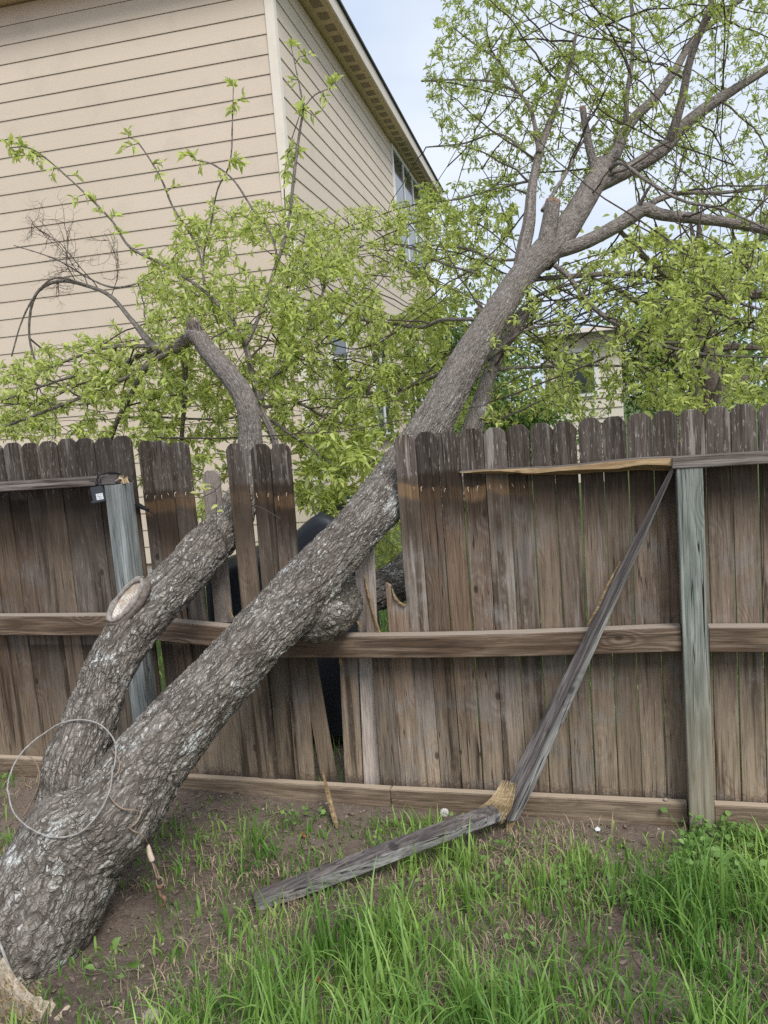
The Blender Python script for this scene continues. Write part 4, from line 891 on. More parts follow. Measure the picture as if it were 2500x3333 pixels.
for ri, cnt in ((0, 14), (2, 8), (3, 10), (4, 12), (9, 44), (11, 10), (12, 26), (13, 26)):
    poly, y0, y1 = REG[ri][:3]; pp = np.array(poly, float); lo, hi = pp.min(0), pp.max(0); got = 0; tries = 0
    while got < cnt and tries < 900:
        tries += 1; c = lo+rng.random(2)*(hi-lo)
        if not inpoly(c[:1], c[1:], poly)[0]: continue
        e = at(c[0], c[1], rng.uniform(y0, y1)); S_ = SKEL[rng.integers(len(SKEL))]; b = S_[rng.integers(len(S_))][:3]; L = np.linalg.norm(e-b)
        if not .45 < L < 1.7 or b[1] < 3.4: continue
        t_ = np.linspace(0, 1, 22)[:, None]; m_ = (b+e)/2+rng.normal(size=3)*L*.13+np.array([0, 0, rng.uniform(-.05, .18)])*L
        Q = (1-t_)**2*b+2*t_*(1-t_)*m_+t_*t_*e; Q[1:] += np.cumsum(rng.normal(size=(21, 3))*.005, 0); r0 = rng.uniform(.0030, .0058)
        B_ = np.c_[Q, np.linspace(r0, .0016, 22)]
        if not (inside(Q[6]) and inside(Q[11]) and inside(Q[16])): continue
        SIDE.append(B_); SKEL.append(B_); got += 1
nodes = np.vstack([S_[:, :3] for S_ in SKEL]); nrad = np.concatenate([S_[:, 3] for S_ in SKEL])
ATT = []
for poly, y0, y1, n, s_ in REG:
    px_ = np.array(poly, float); lo, hi = px_.min(0), px_.max(0); got = 0
    while got < n:
        c = lo+rng.random((n, 2))*(hi-lo); ok = inpoly(c[:, 0], c[:, 1], poly)
        cl = fbm(np.stack([c[:, 0]/70., c[:, 1]/70., np.zeros(n)+y0], -1), 2) > rng.uniform(.10, .46, n)     # clumps and gaps
        for x_, y_ in c[ok & cl][:n-got]:
            ATT.append((*at(x_, y_, rng.uniform(y0, y1)), s_)); got += 1
for P in SHOOTS:               # sprays along the upright shoots
    Q = catmull(P, step=.055); Q = Q[min(6, len(Q)//3):]
    for q in Q:
        if rng.random() < .62:
            v = rng.normal(size=3); v /= np.linalg.norm(v); ATT.append((*(q[:3]+v*rng.uniform(.03, .12)), 1.0))
    ATT.append((*(Q[-1][:3]+np.array([0, 0, .02])), 1.0))
ATT = np.array(ATT)
ok = ~((ATT[:, 1] < 3.34) | ((ATT[:, 0] < -2.6) & (ATT[:, 1] > 7.2))); ATT = ATT[ok]
d0 = np.array([np.min(np.sum((nodes-a[:3])**2, 1)) for a in ATT]); ATT = ATT[np.argsort(d0)]
cap_n = 90000; ND = np.zeros((cap_n, 3)); ND[:len(nodes)] = nodes; NR = np.zeros(cap_n); NR[:len(nodes)] = np.minimum(nrad, .012); nn = len(nodes)
twV, twF, twn = [], [], 0
for B_ in SIDE:
    V, F = tube_arrays(B_[:, :3], B_[:, 3], 5, False); twV.append(V); twF += [tuple(q+twn for q in f) for f in F]; twn += len(V)
LB, LD, LS, LT = [], [], [], []
for a in ATT:
    p = a[:3]; d2 = np.sum((ND[:nn]-p)**2, 1); i = int(np.argmin(d2)); b = ND[i]; L = math.sqrt(d2[i])
    m = max(3, min(16, int(L/.05)+2)); t_ = np.linspace(0, 1, m)[:, None]
    side_ = rng.normal(size=3); c = (b+p)/2+side_*L*.10+np.array([0, 0, L*.10]); 
    Q = (1-t_)**2*b+2*t_*(1-t_)*c+t_*t_*p; Q[1:-1] += rng.normal(size=(m-2, 3))*min(.008, L*.03)
    r0 = min(NR[i]*.8, .0022+.0042*L); r = np.linspace(max(r0, .0018), .0012, m)
    V, F = tube_arrays(Q, r, 4, False); twV.append(V); twF += [tuple(q+twn for q in f) for f in F]; twn += len(V)
    if nn+m < cap_n: ND[nn:nn+m-1] = Q[1:]; NR[nn:nn+m-1] = r[1:]; nn += m-1
    T = Q[-1]-Q[-2]; T /= np.linalg.norm(T)+1e-9; s_ = a[3]
    nl = rng.integers(8, 13); fmax = min(.20, L*.9+.03)
    for k_ in range(nl):
        f_ = rng.random()*fmax; bp = p-T*f_*.35 if k_ < 3 else Q[max(0, min(m-1, int(round((1-f_/max(L, .05))*(m-1)))))]+rng.normal(size=3)*.006
        v = rng.normal(size=3); v -= T*(v@T); v /= np.linalg.norm(v)+1e-9
        dv = T*rng.uniform(.2, 1.1)+v*rng.uniform(.6, 1.1)+np.array([0, 0, rng.uniform(-.25, .25)]); dv /= np.linalg.norm(dv)
        LB.append(bp); LD.append(dv); LS.append(rng.uniform(.030, .064)*s_); LT.append(s_)
    if L > .22:      # leaves and bare side twigs along the way
        for k_ in range(int(L/.10)):
            j = rng.integers(1, m-1); v = rng.normal(size=3); v /= np.linalg.norm(v)
            if rng.random() < .55:
                LB.append(Q[j]); LD.append(v); LS.append(rng.uniform(.026, .05)*s_); LT.append(s_)
            else:
                q2 = Q[j]+v*rng.uniform(.05, .16); V, F = tube_arrays(np.array([Q[j], (Q[j]+q2)/2+rng.normal(size=3)*.008, q2]), np.array([.0014, .0011, .0008]), 3, False)
                twV.append(V); twF += [tuple(q+twn for q in f) for f in F]; twn += len(V)
# dead bare twigs on the far left
def dead(b, d, L, r, lv):
    global twn, twF
    n = 9; P = [np.array(b)]; d = d/np.linalg.norm(d)
    for q in range(n): d = d+rng.normal(size=3)*.20; d[2] += .05; d /= np.linalg.norm(d); P.append(P[-1]+d*L/n)
    V, F = tube_arrays(np.array(P), np.linspace(r, r*.35, n+1), 4, False); twV.append(V); twF += [tuple(x_+twn for x_ in f) for f in F]; twn += len(V)
    if lv:
        for q in range(2, n+1):
            for _ in range(2 if lv > 1 else 1):
                if rng.random() < .8: v = d*.5+rng.normal(size=3)*np.array([1, .6, 1]); dead(P[q], v, L*rng.uniform(.22, .5), max(r*.5, .0008), lv-1)
for (x_, y_, dx, dz, L) in ((190, 618, -.25, 1, .46), (165, 611, -.5, .8, .40), (240, 641, .15, 1, .42), (140, 606, -.8, .5, .36), (215, 628, -.1, 1, .50)):
    dead(at(x_, y_, 4.25), np.array([dx, rng.uniform(-.2, .3), dz]), L, .0034, 2)
tw = meshobj('twigs', np.vstack(twV), twF, M['twig'], tree); tag(tw, kind='stuff')
# leaves: folded, slightly curled blades with two sides
LEAF = np.array([(0, 0, 0), (0, .12, 0), (-.17, .36, .05), (0, .40, -.02), (.17, .36, .05), (-.13, .68, .04), (0, .70, -.03), (.13, .68, .04), (0, 1.0, -.10)])
LFQ = [(0, 1, 2), (0, 4, 1), (1, 3, 2), (1, 4, 3), (2, 3, 6), (2, 6, 5), (3, 4, 7), (3, 7, 6), (5, 6, 8), (6, 7, 8)]
def leaf_frames(D, r_):
    D = D/np.linalg.norm(D, axis=1)[:, None]; up = np.tile([0, 0, 1.], (len(D), 1))+r_.normal(size=(len(D), 3))*.55
    X = np.cross(D, up); X /= np.linalg.norm(X, axis=1)[:, None]+1e-9; return X, D, np.cross(X, D)
def leaf_mass(name, B_, D_, S_, mat, parent, r_, wide=1.0, tint=None, kind='stuff'):
    B_, D_, S_ = np.array(B_), np.array(D_), np.array(S_); X, Yv, Z = leaf_frames(D_, r_); n = len(B_); L_ = LEAF*np.array([wide, 1, 1.6])
    V = B_[:, None, :]+S_[:, None, None]*(L_[None, :, 0:1]*X[:, None]+L_[None, :, 1:2]*Yv[:, None]+L_[None, :, 2:3]*Z[:, None])
    F = (np.array(LFQ)[None]+(np.arange(n)*9)[:, None, None]).reshape(-1, 3); tn = r_.random(n) if tint is None else tint
    o = meshobj(name, V.reshape(-1, 3), F, mat, parent, smooth=True, attrs=dict(tint=np.repeat(tn, 9))); tag(o, kind=kind); return o
LB, LD, LS, LT = np.array(LB), np.array(LD), np.array(LS), np.array(LT); TINT = np.clip(rng.random(len(LB))**.8, 0, 1)*np.where(LT < .7, .35, 1.)  # small upper-crown leaves: their backlit dullness is put into the tint
# the 300 leaves that show largest are objects of their own
dp = (LB-CAMP) @ AX_F; uu = ((LB-CAMP) @ AX_R)/dp*FPX/DS+829.5; vv = ((LB-CAMP) @ AX_D)/dp*FPX/DS+1106
score = LS/dp*((uu > 5) & (uu < 1650) & (vv > 5) & (vv < 930)); big = np.argsort(-score)[:300]; rest = np.setdiff1d(np.arange(len(LB)), big)
leaf_mass('foliage', LB[rest], LD[rest], LS[rest], M['leaf'], tree, rng, 1.0, TINT[rest])
LM = []
for q in range(6):
    me = bpy.data.meshes.new('leaf'); me.from_pydata([tuple(v) for v in LEAF*np.array([1.0, 1, 1.6])], [], LFQ); me.materials.append(M['leaf'])
    me.polygons.foreach_set('use_smooth', [True]*len(LFQ)); a_ = me.attributes.new('tint', 'FLOAT', 'POINT'); a_.data.foreach_set('value', np.full(9, .1+.17*q, np.float32)); LM.append(me)
X, Yv, Z = leaf_frames(LD[big], rng); tl_ = tree.location.copy()
for j, i in enumerate(big):
    o = bpy.data.objects.new('leaf', LM[j % 6]); s_ = LS[i]
    m4 = Matrix.Identity(4)
    for r_ in range(3): m4[r_][0], m4[r_][1], m4[r_][2], m4[r_][3] = X[j][r_]*s_, Yv[j][r_]*s_, Z[j][r_]*s_, LB[i][r_]-tl_[r_]
    COL.objects.link(o); o.parent = tree; o.matrix_local = m4
# little sprout growing from the left stem in front of the gap
sprB = at(470, 1147, 3.06); spr = MB()
for pts in ([(469, 1145), (468, 1100), (466, 1060), (455, 1050), (420, 1035), (375, 1005), (348, 985)], [(466, 1058), (482, 1040), (490, 1015), (505, 970)], [(480, 1058), (520, 1085), (560, 1095), (606, 1120)],
            [(466, 1060), (440, 1072), (410, 1075), (376, 1074)], [(425, 1145), (415, 1120), (388, 1104)], [(348, 985), (330, 990), (305, 1002)], [(356, 992), (362, 1020), (345, 1045)], [(420, 1036), (395, 1050), (385, 1062)]):
    spr.tube(catmull([at(x_, y_, 3.07-.0005*abs(x_-470)) for x_, y_ in pts], n=4), .0016, 4)
spr.build('sprout', M['twig'], tree)
B_ = [at(x_, y_, 3.05) for x_, y_ in ((430, 1040), (440, 1048), (452, 1050), (436, 1058), (425, 1066), (446, 1062), (458, 1056), (468, 1105), (470, 1090), (444, 1046))]
leaf_mass('sprout_leaf', B_, rng.normal(size=(10, 3))*np.array([1, .4, .7]), rng.uniform(.03, .045, 10), M['leaf'], tree, rng, 1.15, np.full(10, .9), None)

# ------------------------------------------------------------------ trees behind
def bgtree(name, label, base, lean, height, rad, crown, nleaf, mat, lsize, seed, grp=None):
    r_ = np.random.default_rng(seed); b = np.array(base, float); t = empty(name, tuple(b)); tag(t, label, 'tree', grp)
    top = b+np.array([lean[0], lean[1], height]); P = np.array([b-[0, 0, .2], b+(top-b)*.33+r_.normal(size=3)*.1, b+(top-b)*.66+r_.normal(size=3)*.12, top]); Q = catmull(np.c_[P, np.array([rad*1.25, rad, rad*.75, rad*.35])], step=.12)
    mb = MB(); mb.tube(Q[:, :3], Q[:, 3]*(1+.1*r_.normal(size=len(Q))), 12); mb.build('trunk', M['branch'], t, smooth=True)
    cc, cr = np.array(crown[0], float), np.array(crown[1], float); B_, D_ = [], []; tips = []
    for k_ in range(16):
        s0 = Q[int(len(Q)*r_.uniform(.35, .98))-1][:3]; e = cc+(lambda v: v/np.linalg.norm(v))(r_.normal(size=3))*cr*r_.uniform(.5, .95); c = (s0+e)/2+np.array([0, 0, .25])*r_.random()
        tt_ = np.linspace(0, 1, 9)[:, None]; L_ = (1-tt_)**2*s0+2*tt_*(1-tt_)*c+tt_*tt_*e; mb = MB(); mb.tube(L_, np.linspace(rad*.4, .008, 9), 6); mb.build('limb', M['branch'], t); tips += list(L_[3:])
    tips = np.array(tips); nc = nleaf//22
    for k_ in range(nc):
        q = tips[r_.integers(len(tips))]+r_.normal(size=3)*cr*.22
        m = 22; B_.append(q+r_.normal(size=(m, 3))*np.array([.17, .17, .13])*max(1, cr.mean()*.55)); D_.append(r_.normal(size=(m, 3)))
    leaf_mass('crown', np.vstack(B_), np.vstack(D_), r_.uniform(.7, 1.3, nc*22)*lsize, mat, t, r_, 1.5)
    return t
g1 = at(1405, 890, 6.2); bgtree('garden_tree', 'grey trunked leafy tree standing just behind the right half of the fence', (g1[0], 6.2, 0), (.35, .3, ), 2.6, .11, ((g1[0]+.5, 6.6, 2.3), (1.5, 1.2, .8)), 900, M['leaf'], .065, 21)
g2 = at(1640, 800, 9.5); bgtree('dark_tree', 'dark dense green tree at the far right behind the leafy branches', (g2[0]+1.0, 9.5, 0), (-.2, 0), 3.6, .14, ((g2[0]+.9, 9.5, 2.6), (1.2, 1.5, 1.4)), 9000, M['leaf_dark'], .10, 22)
g3 = at(985, 760, 15.); bgtree('corner_tree', 'green tree beyond the far end of the tan house', (g3[0], 17., 0), (.2, 0), 3.8, .16, ((g3[0], 17., 2.7), (1.5, 1.5, 1.7)), 6500, M['leaf_dark'], .13, 23)
g4 = at(1480, 760, 20.); bgtree('distant_tree', 'soft green tree in the distance between pale house and dark tree', (g4[0], 20., 0), (.3, 0), 3.4, .18, ((g4[0], 20., 2.5), (2.6, 1.5, 1.3)), 6500, M['leaf_dark'], .15, 24)
g5 = at(1100, 860, 14.); bgtree('garden_bush', 'low green bush in the neighbouring yard behind the leaning trunk', (g5[0], 13., 0), (.1, 0), 1.6, .06, ((g5[0], 13., 1.2), (1.5, .8, 1.1)), 4500, M['leaf_dark'], .10, 25)

# ------------------------------------------------------------------ covered grill behind the gap
tb = at(590, 1560, 4.0); grill = empty('covered_grill', (tb[0], 4.0, 0)); tag(grill, 'black cloth covered grill standing behind the hole in the fence', 'covered grill')
xl, xr = at(450, 1350, 3.72)[0], at(745, 1350, 3.72)[0]; 
nu, nv = 120, 34; V = []
zl, zp = at(500, 1215, 3.75)[2], at(708, 1098, 3.85)[2]
for j in range(nv):
    t_ = j/(nv-1)
    for i in range(nu):
        a = 2*np.pi*i/nu; cx, cy = math.cos(a), math.sin(a); k_ = 1/max(abs(cx), abs(cy))**.95
        ex = (xr-xl)/2*cx*k_*.98; ey = .30*cy*k_
        u_ = (ex/((xr-xl)/2)+1)/2
        ztop = zl+(zp-zl)*np.interp(u_, [0, .40, .88, 1.0], [0., .12, 1.0, .88])
        if t_ < .25:  s_ = t_/.25; z_ = ztop-.03*s_**3; sc_ = .02+.98*s_**.4; ztop_in = ztop; zq = z_; ex *= sc_; ey *= sc_; 
        else:
            s_ = (t_-.25)/.75; zq = ztop-.03-(ztop-.14)*s_; fold = (math.sin(a*11+1.3)+.7*math.sin(a*19))*.034*(.25+.75*s_)+math.sin(a*5+s_*3)*.012
            ex *= 1+fold+.04*s_; ey *= 1+fold+.04*s_
        if t_ < .25:
            u2 = (ex/((xr-xl)/2)+1)/2; zq = zl+(zp-zl)*np.interp(u2, [0, .40, .88, 1.0], [0., .12, 1.0, .88])-.03*(t_/.25)**3
        V.append(((xl+xr)/2+ex, 4.02+ey, zq+.006*math.sin(a*13+t_*7)))
id_ = np.arange(nu*nv).reshape(nv, nu); F = np.stack([id_[:-1], id_[1:], np.roll(id_, -1, 1)[1:], np.roll(id_, -1, 1)[:-1]], -1).reshape(-1, 4)
meshobj('cover', V, F, M['tarp'], grill, smooth=True)
for sx in (.12, .88):
    for sy in (-.22, .22):
        mb = MB(); mb.tube([(xl+(xr-xl)*sx, 4.02+sy, .0), (xl+(xr-xl)*sx, 4.02+sy, .20)], .018, 8); mb.build('leg', M['black'], grill)

# ------------------------------------------------------------------ power adapter and plug
pa = empty('power_adapter', tuple(at(212, 1067, 3.075))); tag(pa, 'small dark power adapter with white label hanging from the left top rail', 'adapter')
c = np.array(at(212, 1067, 3.075)); tilt = Matrix.Rotation(-.10, 3, 'Y') @ Matrix.Rotation(.42, 3, 'Z')
def lb(name, off, size, mat, bev=.003, par=pa):
    mb = MB(); mb.box((0, 0, 0), size); o = mb.build(name, mat, None)
    bm = bmesh.new(); bm.from_mesh(o.data)
    if bev: bmesh.ops.bevel(bm, geom=bm.edges[:], offset=bev, segments=2, affect='EDGES')
    bm.to_mesh(o.data); bm.free(); o.parent = par; o.matrix_local = Matrix.Translation(tilt @ Vector(off)) @ tilt.to_4x4(); return o
lb('body', (0, 0, 0), (.050, .034, .068), M['plastic'])
lb('base_lip', (-.003, 0, -.031), (.058, .037, .010), M['plastic'], .002)
lab = lb('label', (.008, -.0176, -.012), (.029, .0008, .027), M['paper'], 0)
for q, (dx, dz, w_) in enumerate(((-.006, .008, .008), (.006, .008, .008), (-.004, .002, .014), (.004, -.001, .012), (-.003, -.005, .016), (.003, -.009, .013))):
    mb = MB(); mb.box((dx, -.0007, dz), (w_, .0005, .0014)); o = mb.build('print_line', M['print'], None); o.parent = lab
sl2 = lb('side_label', (-.0255, 0, .004), (.0008, .017, .046), M['paper'], 0)
for dy in (-.004, 0, .004):
    mb = MB(); mb.box((-.0007, dy, 0), (.0005, .0012, .04)); o = mb.build('print_line', M['print'], None); o.parent = sl2
mb = MB(); mb.tube(catmull([c+[0, 0, .034], c+[.001, .0, .05], c+[.004, .004, .07], c+[.014, .012, .083], c+[.034, .04, .088], c+[.055, .085, .078], c+[.062, .11, .06]], n=5), .0042, 8); mb.tube([c+[0, 0, .034], c+[.001, 0, .055]], [.0085, .006], 10); mb.build('cord', M['black'], pa, smooth=True)
mb = MB(); mb.tube([c+[-.032, 0, -.035], c+[-.028, -.0, -.033]], .005, 8); mb.build('socket_tip', M['paper'], pa)
pl = empty('cord_plug', tuple(at(302, 1093, 3.16))); tag(pl, 'black cord plug poking out from behind the blue grey post', 'plug')
p0, p1, p2 = at(296, 1090, 3.19), at(318, 1101, 3.16), at(338, 1114, 3.13)
mb = MB(); mb.tube([p0, p0*.7+p1*.3, p1], [.0115, .0115, .007], 12); mb.build('housing', M['black'], pl, smooth=False)
mb = MB(); mb.tube([p1, p1*.9+p2*.1], [.0075, .0075], 12); mb.build('collar', M['black'], pl)
mb = MB(); mb.tube([p1, (p1+p2)/2, p2], [.0038, .0035, .003], 8); mb.build('lead', M['black'], pl)

# ------------------------------------------------------------------ wire rope on the trunk
bvh = BVHTree.FromPolygons([tuple(v) for v in np.vstack([TV, AV])], [tuple(f) for f in TF]+[tuple(i+len(TV) for i in f) for f in AF])
def drape(pix, Yd, off, n=10, smooth=5):
    Q = catmull(np.array([(x_, y_, 0.) for x_, y_ in pix]), n=n); T_ = []
    for x_, y_, _ in Q:
        d = ray(x_, y_); h_ = bvh.ray_cast(Vector(CAMP), Vector(d).normalized()); L_ = np.linalg.norm(d); T_.append(h_[3]/L_-off if h_[0] is not None else np.nan)
    T_ = np.array(T_); bad = np.isnan(T_); ii = np.arange(len(T_))
    if bad.all(): T_[:] = Yd
    else: T_[bad] = np.interp(ii[bad], ii[~bad], T_[~bad])
    k_ = smooth; Tp = np.pad(T_, k_, 'edge'); lo_ = np.array([Tp[i:i+2*k_+1].min() for i in range(len(T_))]); Tp = np.pad(lo_, k_, 'edge'); T_ = np.array([Tp[i:i+2*k_+1].mean() for i in range(len(T_))])
    return np.array([CAMP+ray(x_, y_)*t_ for (x_, y_, _), t_ in zip(Q, T_)])
b0_=None
c7 = lambda L_: [(x_/2, 1393.6+y_/2) for x_, y_ in L_]
rope = empty('wire_rope', tuple(at(130, 1700, 2.2))); tag(rope, 'loose loop of grey wire rope slung round the leaning trunk with a rusty hook', 'wire rope')
P = drape(c7([(100, 740), (140, 670), (170, 590), (165, 530), (145, 495), (122, 478)]), 2.2, .012); mb = MB(); mb.tube(P, .0027, 8); mb.build('cable', M['cable_old'], rope, smooth=True)
P = drape(c7([(482, 560), (497, 500), (494, 420), (440, 352), (350, 325), (250, 345), (130, 425), (65, 500), (30, 590), (25, 650), (60, 745), (150, 815), (250, 838), (340, 815), (410, 740), (460, 650), (480, 580), (486, 520)]), 2.2, .014); P[2:-2] += np.cumsum(rng.normal(size=(len(P)-4, 3))*.0007, 0)*np.sin(np.linspace(0, np.pi, len(P)-4))[:, None]; mb = MB(); mb.tube(P, .0028, 8); mb.build('cable', M['cable'], rope, smooth=True)
P = drape(c7([(488, 455), (515, 500), (512, 545), (480, 580), (468, 620), (486, 670), (530, 706), (590, 715), (607, 730), (590, 765), (565, 792), (600, 815), (630, 840), (640, 862)]), 2.3, .010, smooth=3); mb = MB(); mb.tube(P, .0027, 8); mb.build('cable', M['cable_old'], rope, smooth=True)
fe = P[-1]; d = np.array(at(328, 1393.6+466, 1))-np.array(at(320, 1393.6+431, 1))
tdep = (fe-CAMP)[1]; ft = [at(x_, y_, tdep) for x_, y_ in ((320, 1824), (321, 1832), (324, 1845), (328, 1856), (329, 1860))]
mb = MB(); mb.tube(ft, [.004, .0075, .0095, .010, .009], 12); mb.build('sleeve', M['ferrule'], rope, smooth=True)
mb = MB(); e0 = at(328, 1860, tdep); e1 = at(340, 1898, tdep)
mb.tube(catmull([e0, at(333, 1876, tdep-.006), at(340, 1899, tdep-.004)], n=5), .003, 6); mb.tube(catmull([e0, at(338, 1878, tdep+.006), at(344, 1897, tdep+.004), e1], n=5), .003, 6); mb.build('eye_loop', M['cable_old'], rope, smooth=True)
rc = at(345, 1905, tdep); ringp = [rc+AX_R*(.012*math.cos(a))+AX_D*(.017*math.sin(a)) for a in np.linspace(0, 2*np.pi, 25)]
mb = MB(); mb.tube(ringp, .0027, 8, False); mb.build('ring', M['cable_old'], rope, smooth=True)
hk = [at(x_, y_, tdep) for x_, y_ in ((343, 1914), (345, 1925), (347, 1935), (354, 1938), (357, 1946), (353, 1955), (347, 1958))]
mb = MB(); mb.tube(catmull(hk, n=5), np.interp(np.linspace(0, 1, 31), [0, .3, .6, 1], [.005, .006, .0075, .004]), 8); mb.tube([at(338, 1917, tdep), at(350, 1915, tdep)], .008, 8); mb.build('hook', M['rust'], rope, smooth=True)
P = drape([(-12, 2010), (5, 2052), (22, 2095), (40, 2128), (60, 2144), (90, 2158), (116, 2168), (126, 2170)], 2.0, .012, smooth=3)
sl3 = empty('cable_sling', tuple(P[4])); tag(sl3, 'grey cable sling tight around the foot of the trunk above the stump', 'cable')
mb = MB(); mb.tube(P, .0046, 8); mb.build('cable', M['cable'], sl3, smooth=True)
P2 = drape([(42, 2132), (70, 2156), (100, 2170), (124, 2176)], 2.0, .014, smooth=3); mb = MB(); mb.tube(P2, .0042, 8); mb.build('cable', M['cable_old'], sl3, smooth=True)
mb = MB(); rr = random.Random(5); kc = drape([(46, 2136), (50, 2140)], 2., .02)[0]
for i in range(24):
    v = np.array([rr.gauss(0, 1), rr.gauss(0, 1), rr.gauss(0, 1)])*.014; mb.tube([kc-v*.3, kc+v*.6+[0, -.004, .004], kc+v*1.3], [.0012, .001, .0006], 4)
mb.build('frayed_straw', M['straw'], sl3)

# splintered stump under the trunk
sb = atz(50, 2210, 0.05); stump = empty('tree_stump', (sb[0], sb[1], 0)); tag(stump, 'splintered tan stump at the bottom left corner under the trunk', 'stump')
rr = np.random.default_rng(31)
def chunk(name, pix, Y0, dy, mat):
    P = [at(x_, y_, Y0+rr.uniform(-.01, .01)) for x_, y_ in pix]; n = len(P); V = list(P); V += [p+np.array([rr.uniform(-.01, .01), dy, rr.uniform(-.01, .01)]) for p in P]
    mb = MB(); mb.add(V, [tuple(range(n))[::-1], tuple(range(n, 2*n))]+[(i, (i+1) % n, n+(i+1) % n, n+i) for i in range(n)]); o = mb.build(name, mat, stump, origin=P[0])
    bm = bmesh.new(); bm.from_mesh(o.data); bmesh.ops.triangulate(bm, faces=[f for f in bm.faces if len(f.verts) > 4]); bmesh.ops.subdivide_edges(bm, edges=bm.edges[:], cuts=5, use_grid_fill=True)
    co = np.array([v.co for v in bm.verts]); dn = (fbm(np.c_[co[:, 0]*90, co[:, 1]*90, co[:, 2]*16]+7, 4)-.45)*.028
    for v, d_ in zip(bm.verts, dn): v.co.y -= d_; v.co.x += d_*.3
    bm.to_mesh(o.data); bm.free(); return o
chunk('heartwood', [(-60, 2125), (-20, 2098), (8, 2132), (52, 2172), (86, 2186), (88, 2200), (84, 2260), (-60, 2280)], 1.80, .05, M['chunk'])
chunk('bark_slab', [(93, 2190), (116, 2196), (126, 2200), (128, 2215), (120, 2262), (86, 2262), (92, 2190)], 1.82, .05, M['cut'])
mb = MB(); r2 = random.Random(8)
for i in range(120):
    p = at(r2.uniform(-20, 88), r2.uniform(2120, 2225), 1.775); d = np.array([r2.gauss(0, .006), -.004-r2.random()*.008, r2.uniform(.01, .03)]); mb.tube([p, p+d*.6+np.array([r2.gauss(0, .003), 0, 0]), p+d], [.0022, .0018, .0006], 4)
mb.build('torn_fibres', M['fresh_pale'], stump)

# ------------------------------------------------------------------ grass, weeds, litter
def on_screen(x, y, z=0.):
    d = np.stack([x, y, np.zeros_like(x)+z], -1)-CAMP; dd = d @ AX_F; return (d @ AX_R)/dd*FPX/DS+829.5, (d @ AX_D)/dd*FPX/DS+1106
def density(x, y):
    n = fbm(np.stack([x*2.6, y*2.6, x*0+5.5], -1), 3); n2 = fbm(np.stack([x*6.5, y*6.5, x*0+1.5], -1), 2)
    # open soil near the fence and under the trunk, lush towards the lower right
    lush = sstep(-1.0, -.25, x+.30*(2.4-y))*sstep(3.08, 2.80, y+.16*np.maximum(-.25-x, 0))*(1-.6*np.exp(-((x-.10)/.14)**2-((y-3.10)/.12)**2))
    lush = np.maximum(lush, sstep(2.70, 2.25, y)*sstep(-1.60, -1.1, x)*.75)
    lush = np.maximum(lush, .16*sstep(-2.2, -1.7, x)*sstep(3.15, 3.05, y))
    right = sstep(.22, .36, x)*sstep(3.15, 3.08, y); lush = np.maximum(lush, right)
    d = lush*(.42+.8*sstep(.34, .56, n))*(.45+.8*sstep(.30, .55, n2))
    tuft = sstep(.50, .66, fbm(np.stack([x*5+3, y*5, x*0+7.5], -1), 3)); d = np.maximum(d, (.14+.6*tuft)*sstep(3.12, 3.0, y)*sstep(-2.3, -1.55, x))
    left = sstep(-2.1, -2.3, x)*.30; d = np.maximum(d, left*sstep(.38, .5, n))
    return np.clip(d, 0, 1)
def blades(name, X_, Y_, H_, W_, mat, r_, lean=.5, nseg=5, label=None):
    n = len(X_); Zb = gh(X_, Y_)-.004; az = r_.uniform(0, 2*np.pi, n); ln = np.abs(r_.normal(size=n))*lean*(.7+2.2*np.clip(H_, 0, .35))+.15
    t_ = np.linspace(0, 1, nseg+1)[None, :]; dx, dy = np.cos(az)[:, None], np.sin(az)[:, None]
    ang = ln[:, None]*(.35*t_+.9*t_**2); hor = np.cumsum(np.sin(np.clip(ang, 0, 2.6)), 1)/(nseg+1); ver = np.cumsum(np.cos(np.clip(ang, 0, 2.6)), 1)/(nseg+1)
    hor -= hor[:, :1]; ver -= ver[:, :1]
    cx = X_[:, None]+dx*hor*H_[:, None]; cy = Y_[:, None]+dy*hor*H_[:, None]; cz = Zb[:, None]+ver*H_[:, None]
    fa = az+np.pi/2+r_.normal(size=n)*.5; wx, wy = np.cos(fa)[:, None], np.sin(fa)[:, None]; wd = W_[:, None]*(1-t_**1.8*.97)*.5*(.75+.5*np.minimum(t_*4, 1))
    V = np.stack([np.stack([cx-wx*wd, cy-wy*wd, cz], -1), np.stack([cx+wx*wd, cy+wy*wd, cz], -1)], 2).reshape(-1, 3)
    b = (np.arange(n)*(nseg+1)*2)[:, None]+np.arange(nseg)[None, :]*2; b = b.reshape(-1); F = np.stack([b, b+1, b+3, b+2], -1)
    o = meshobj(name, V, F, mat, None, smooth=True, attrs=dict(tint=np.repeat(np.clip(r_.normal(0, .20, n)+1.9*(fbm(np.stack([X_*4.2, Y_*4.2, X_*0+6.1], -1), 3)-.45)+.45, 0, 1), (nseg+1)*2))); tag(o, label, None, None, 'stuff'); return o
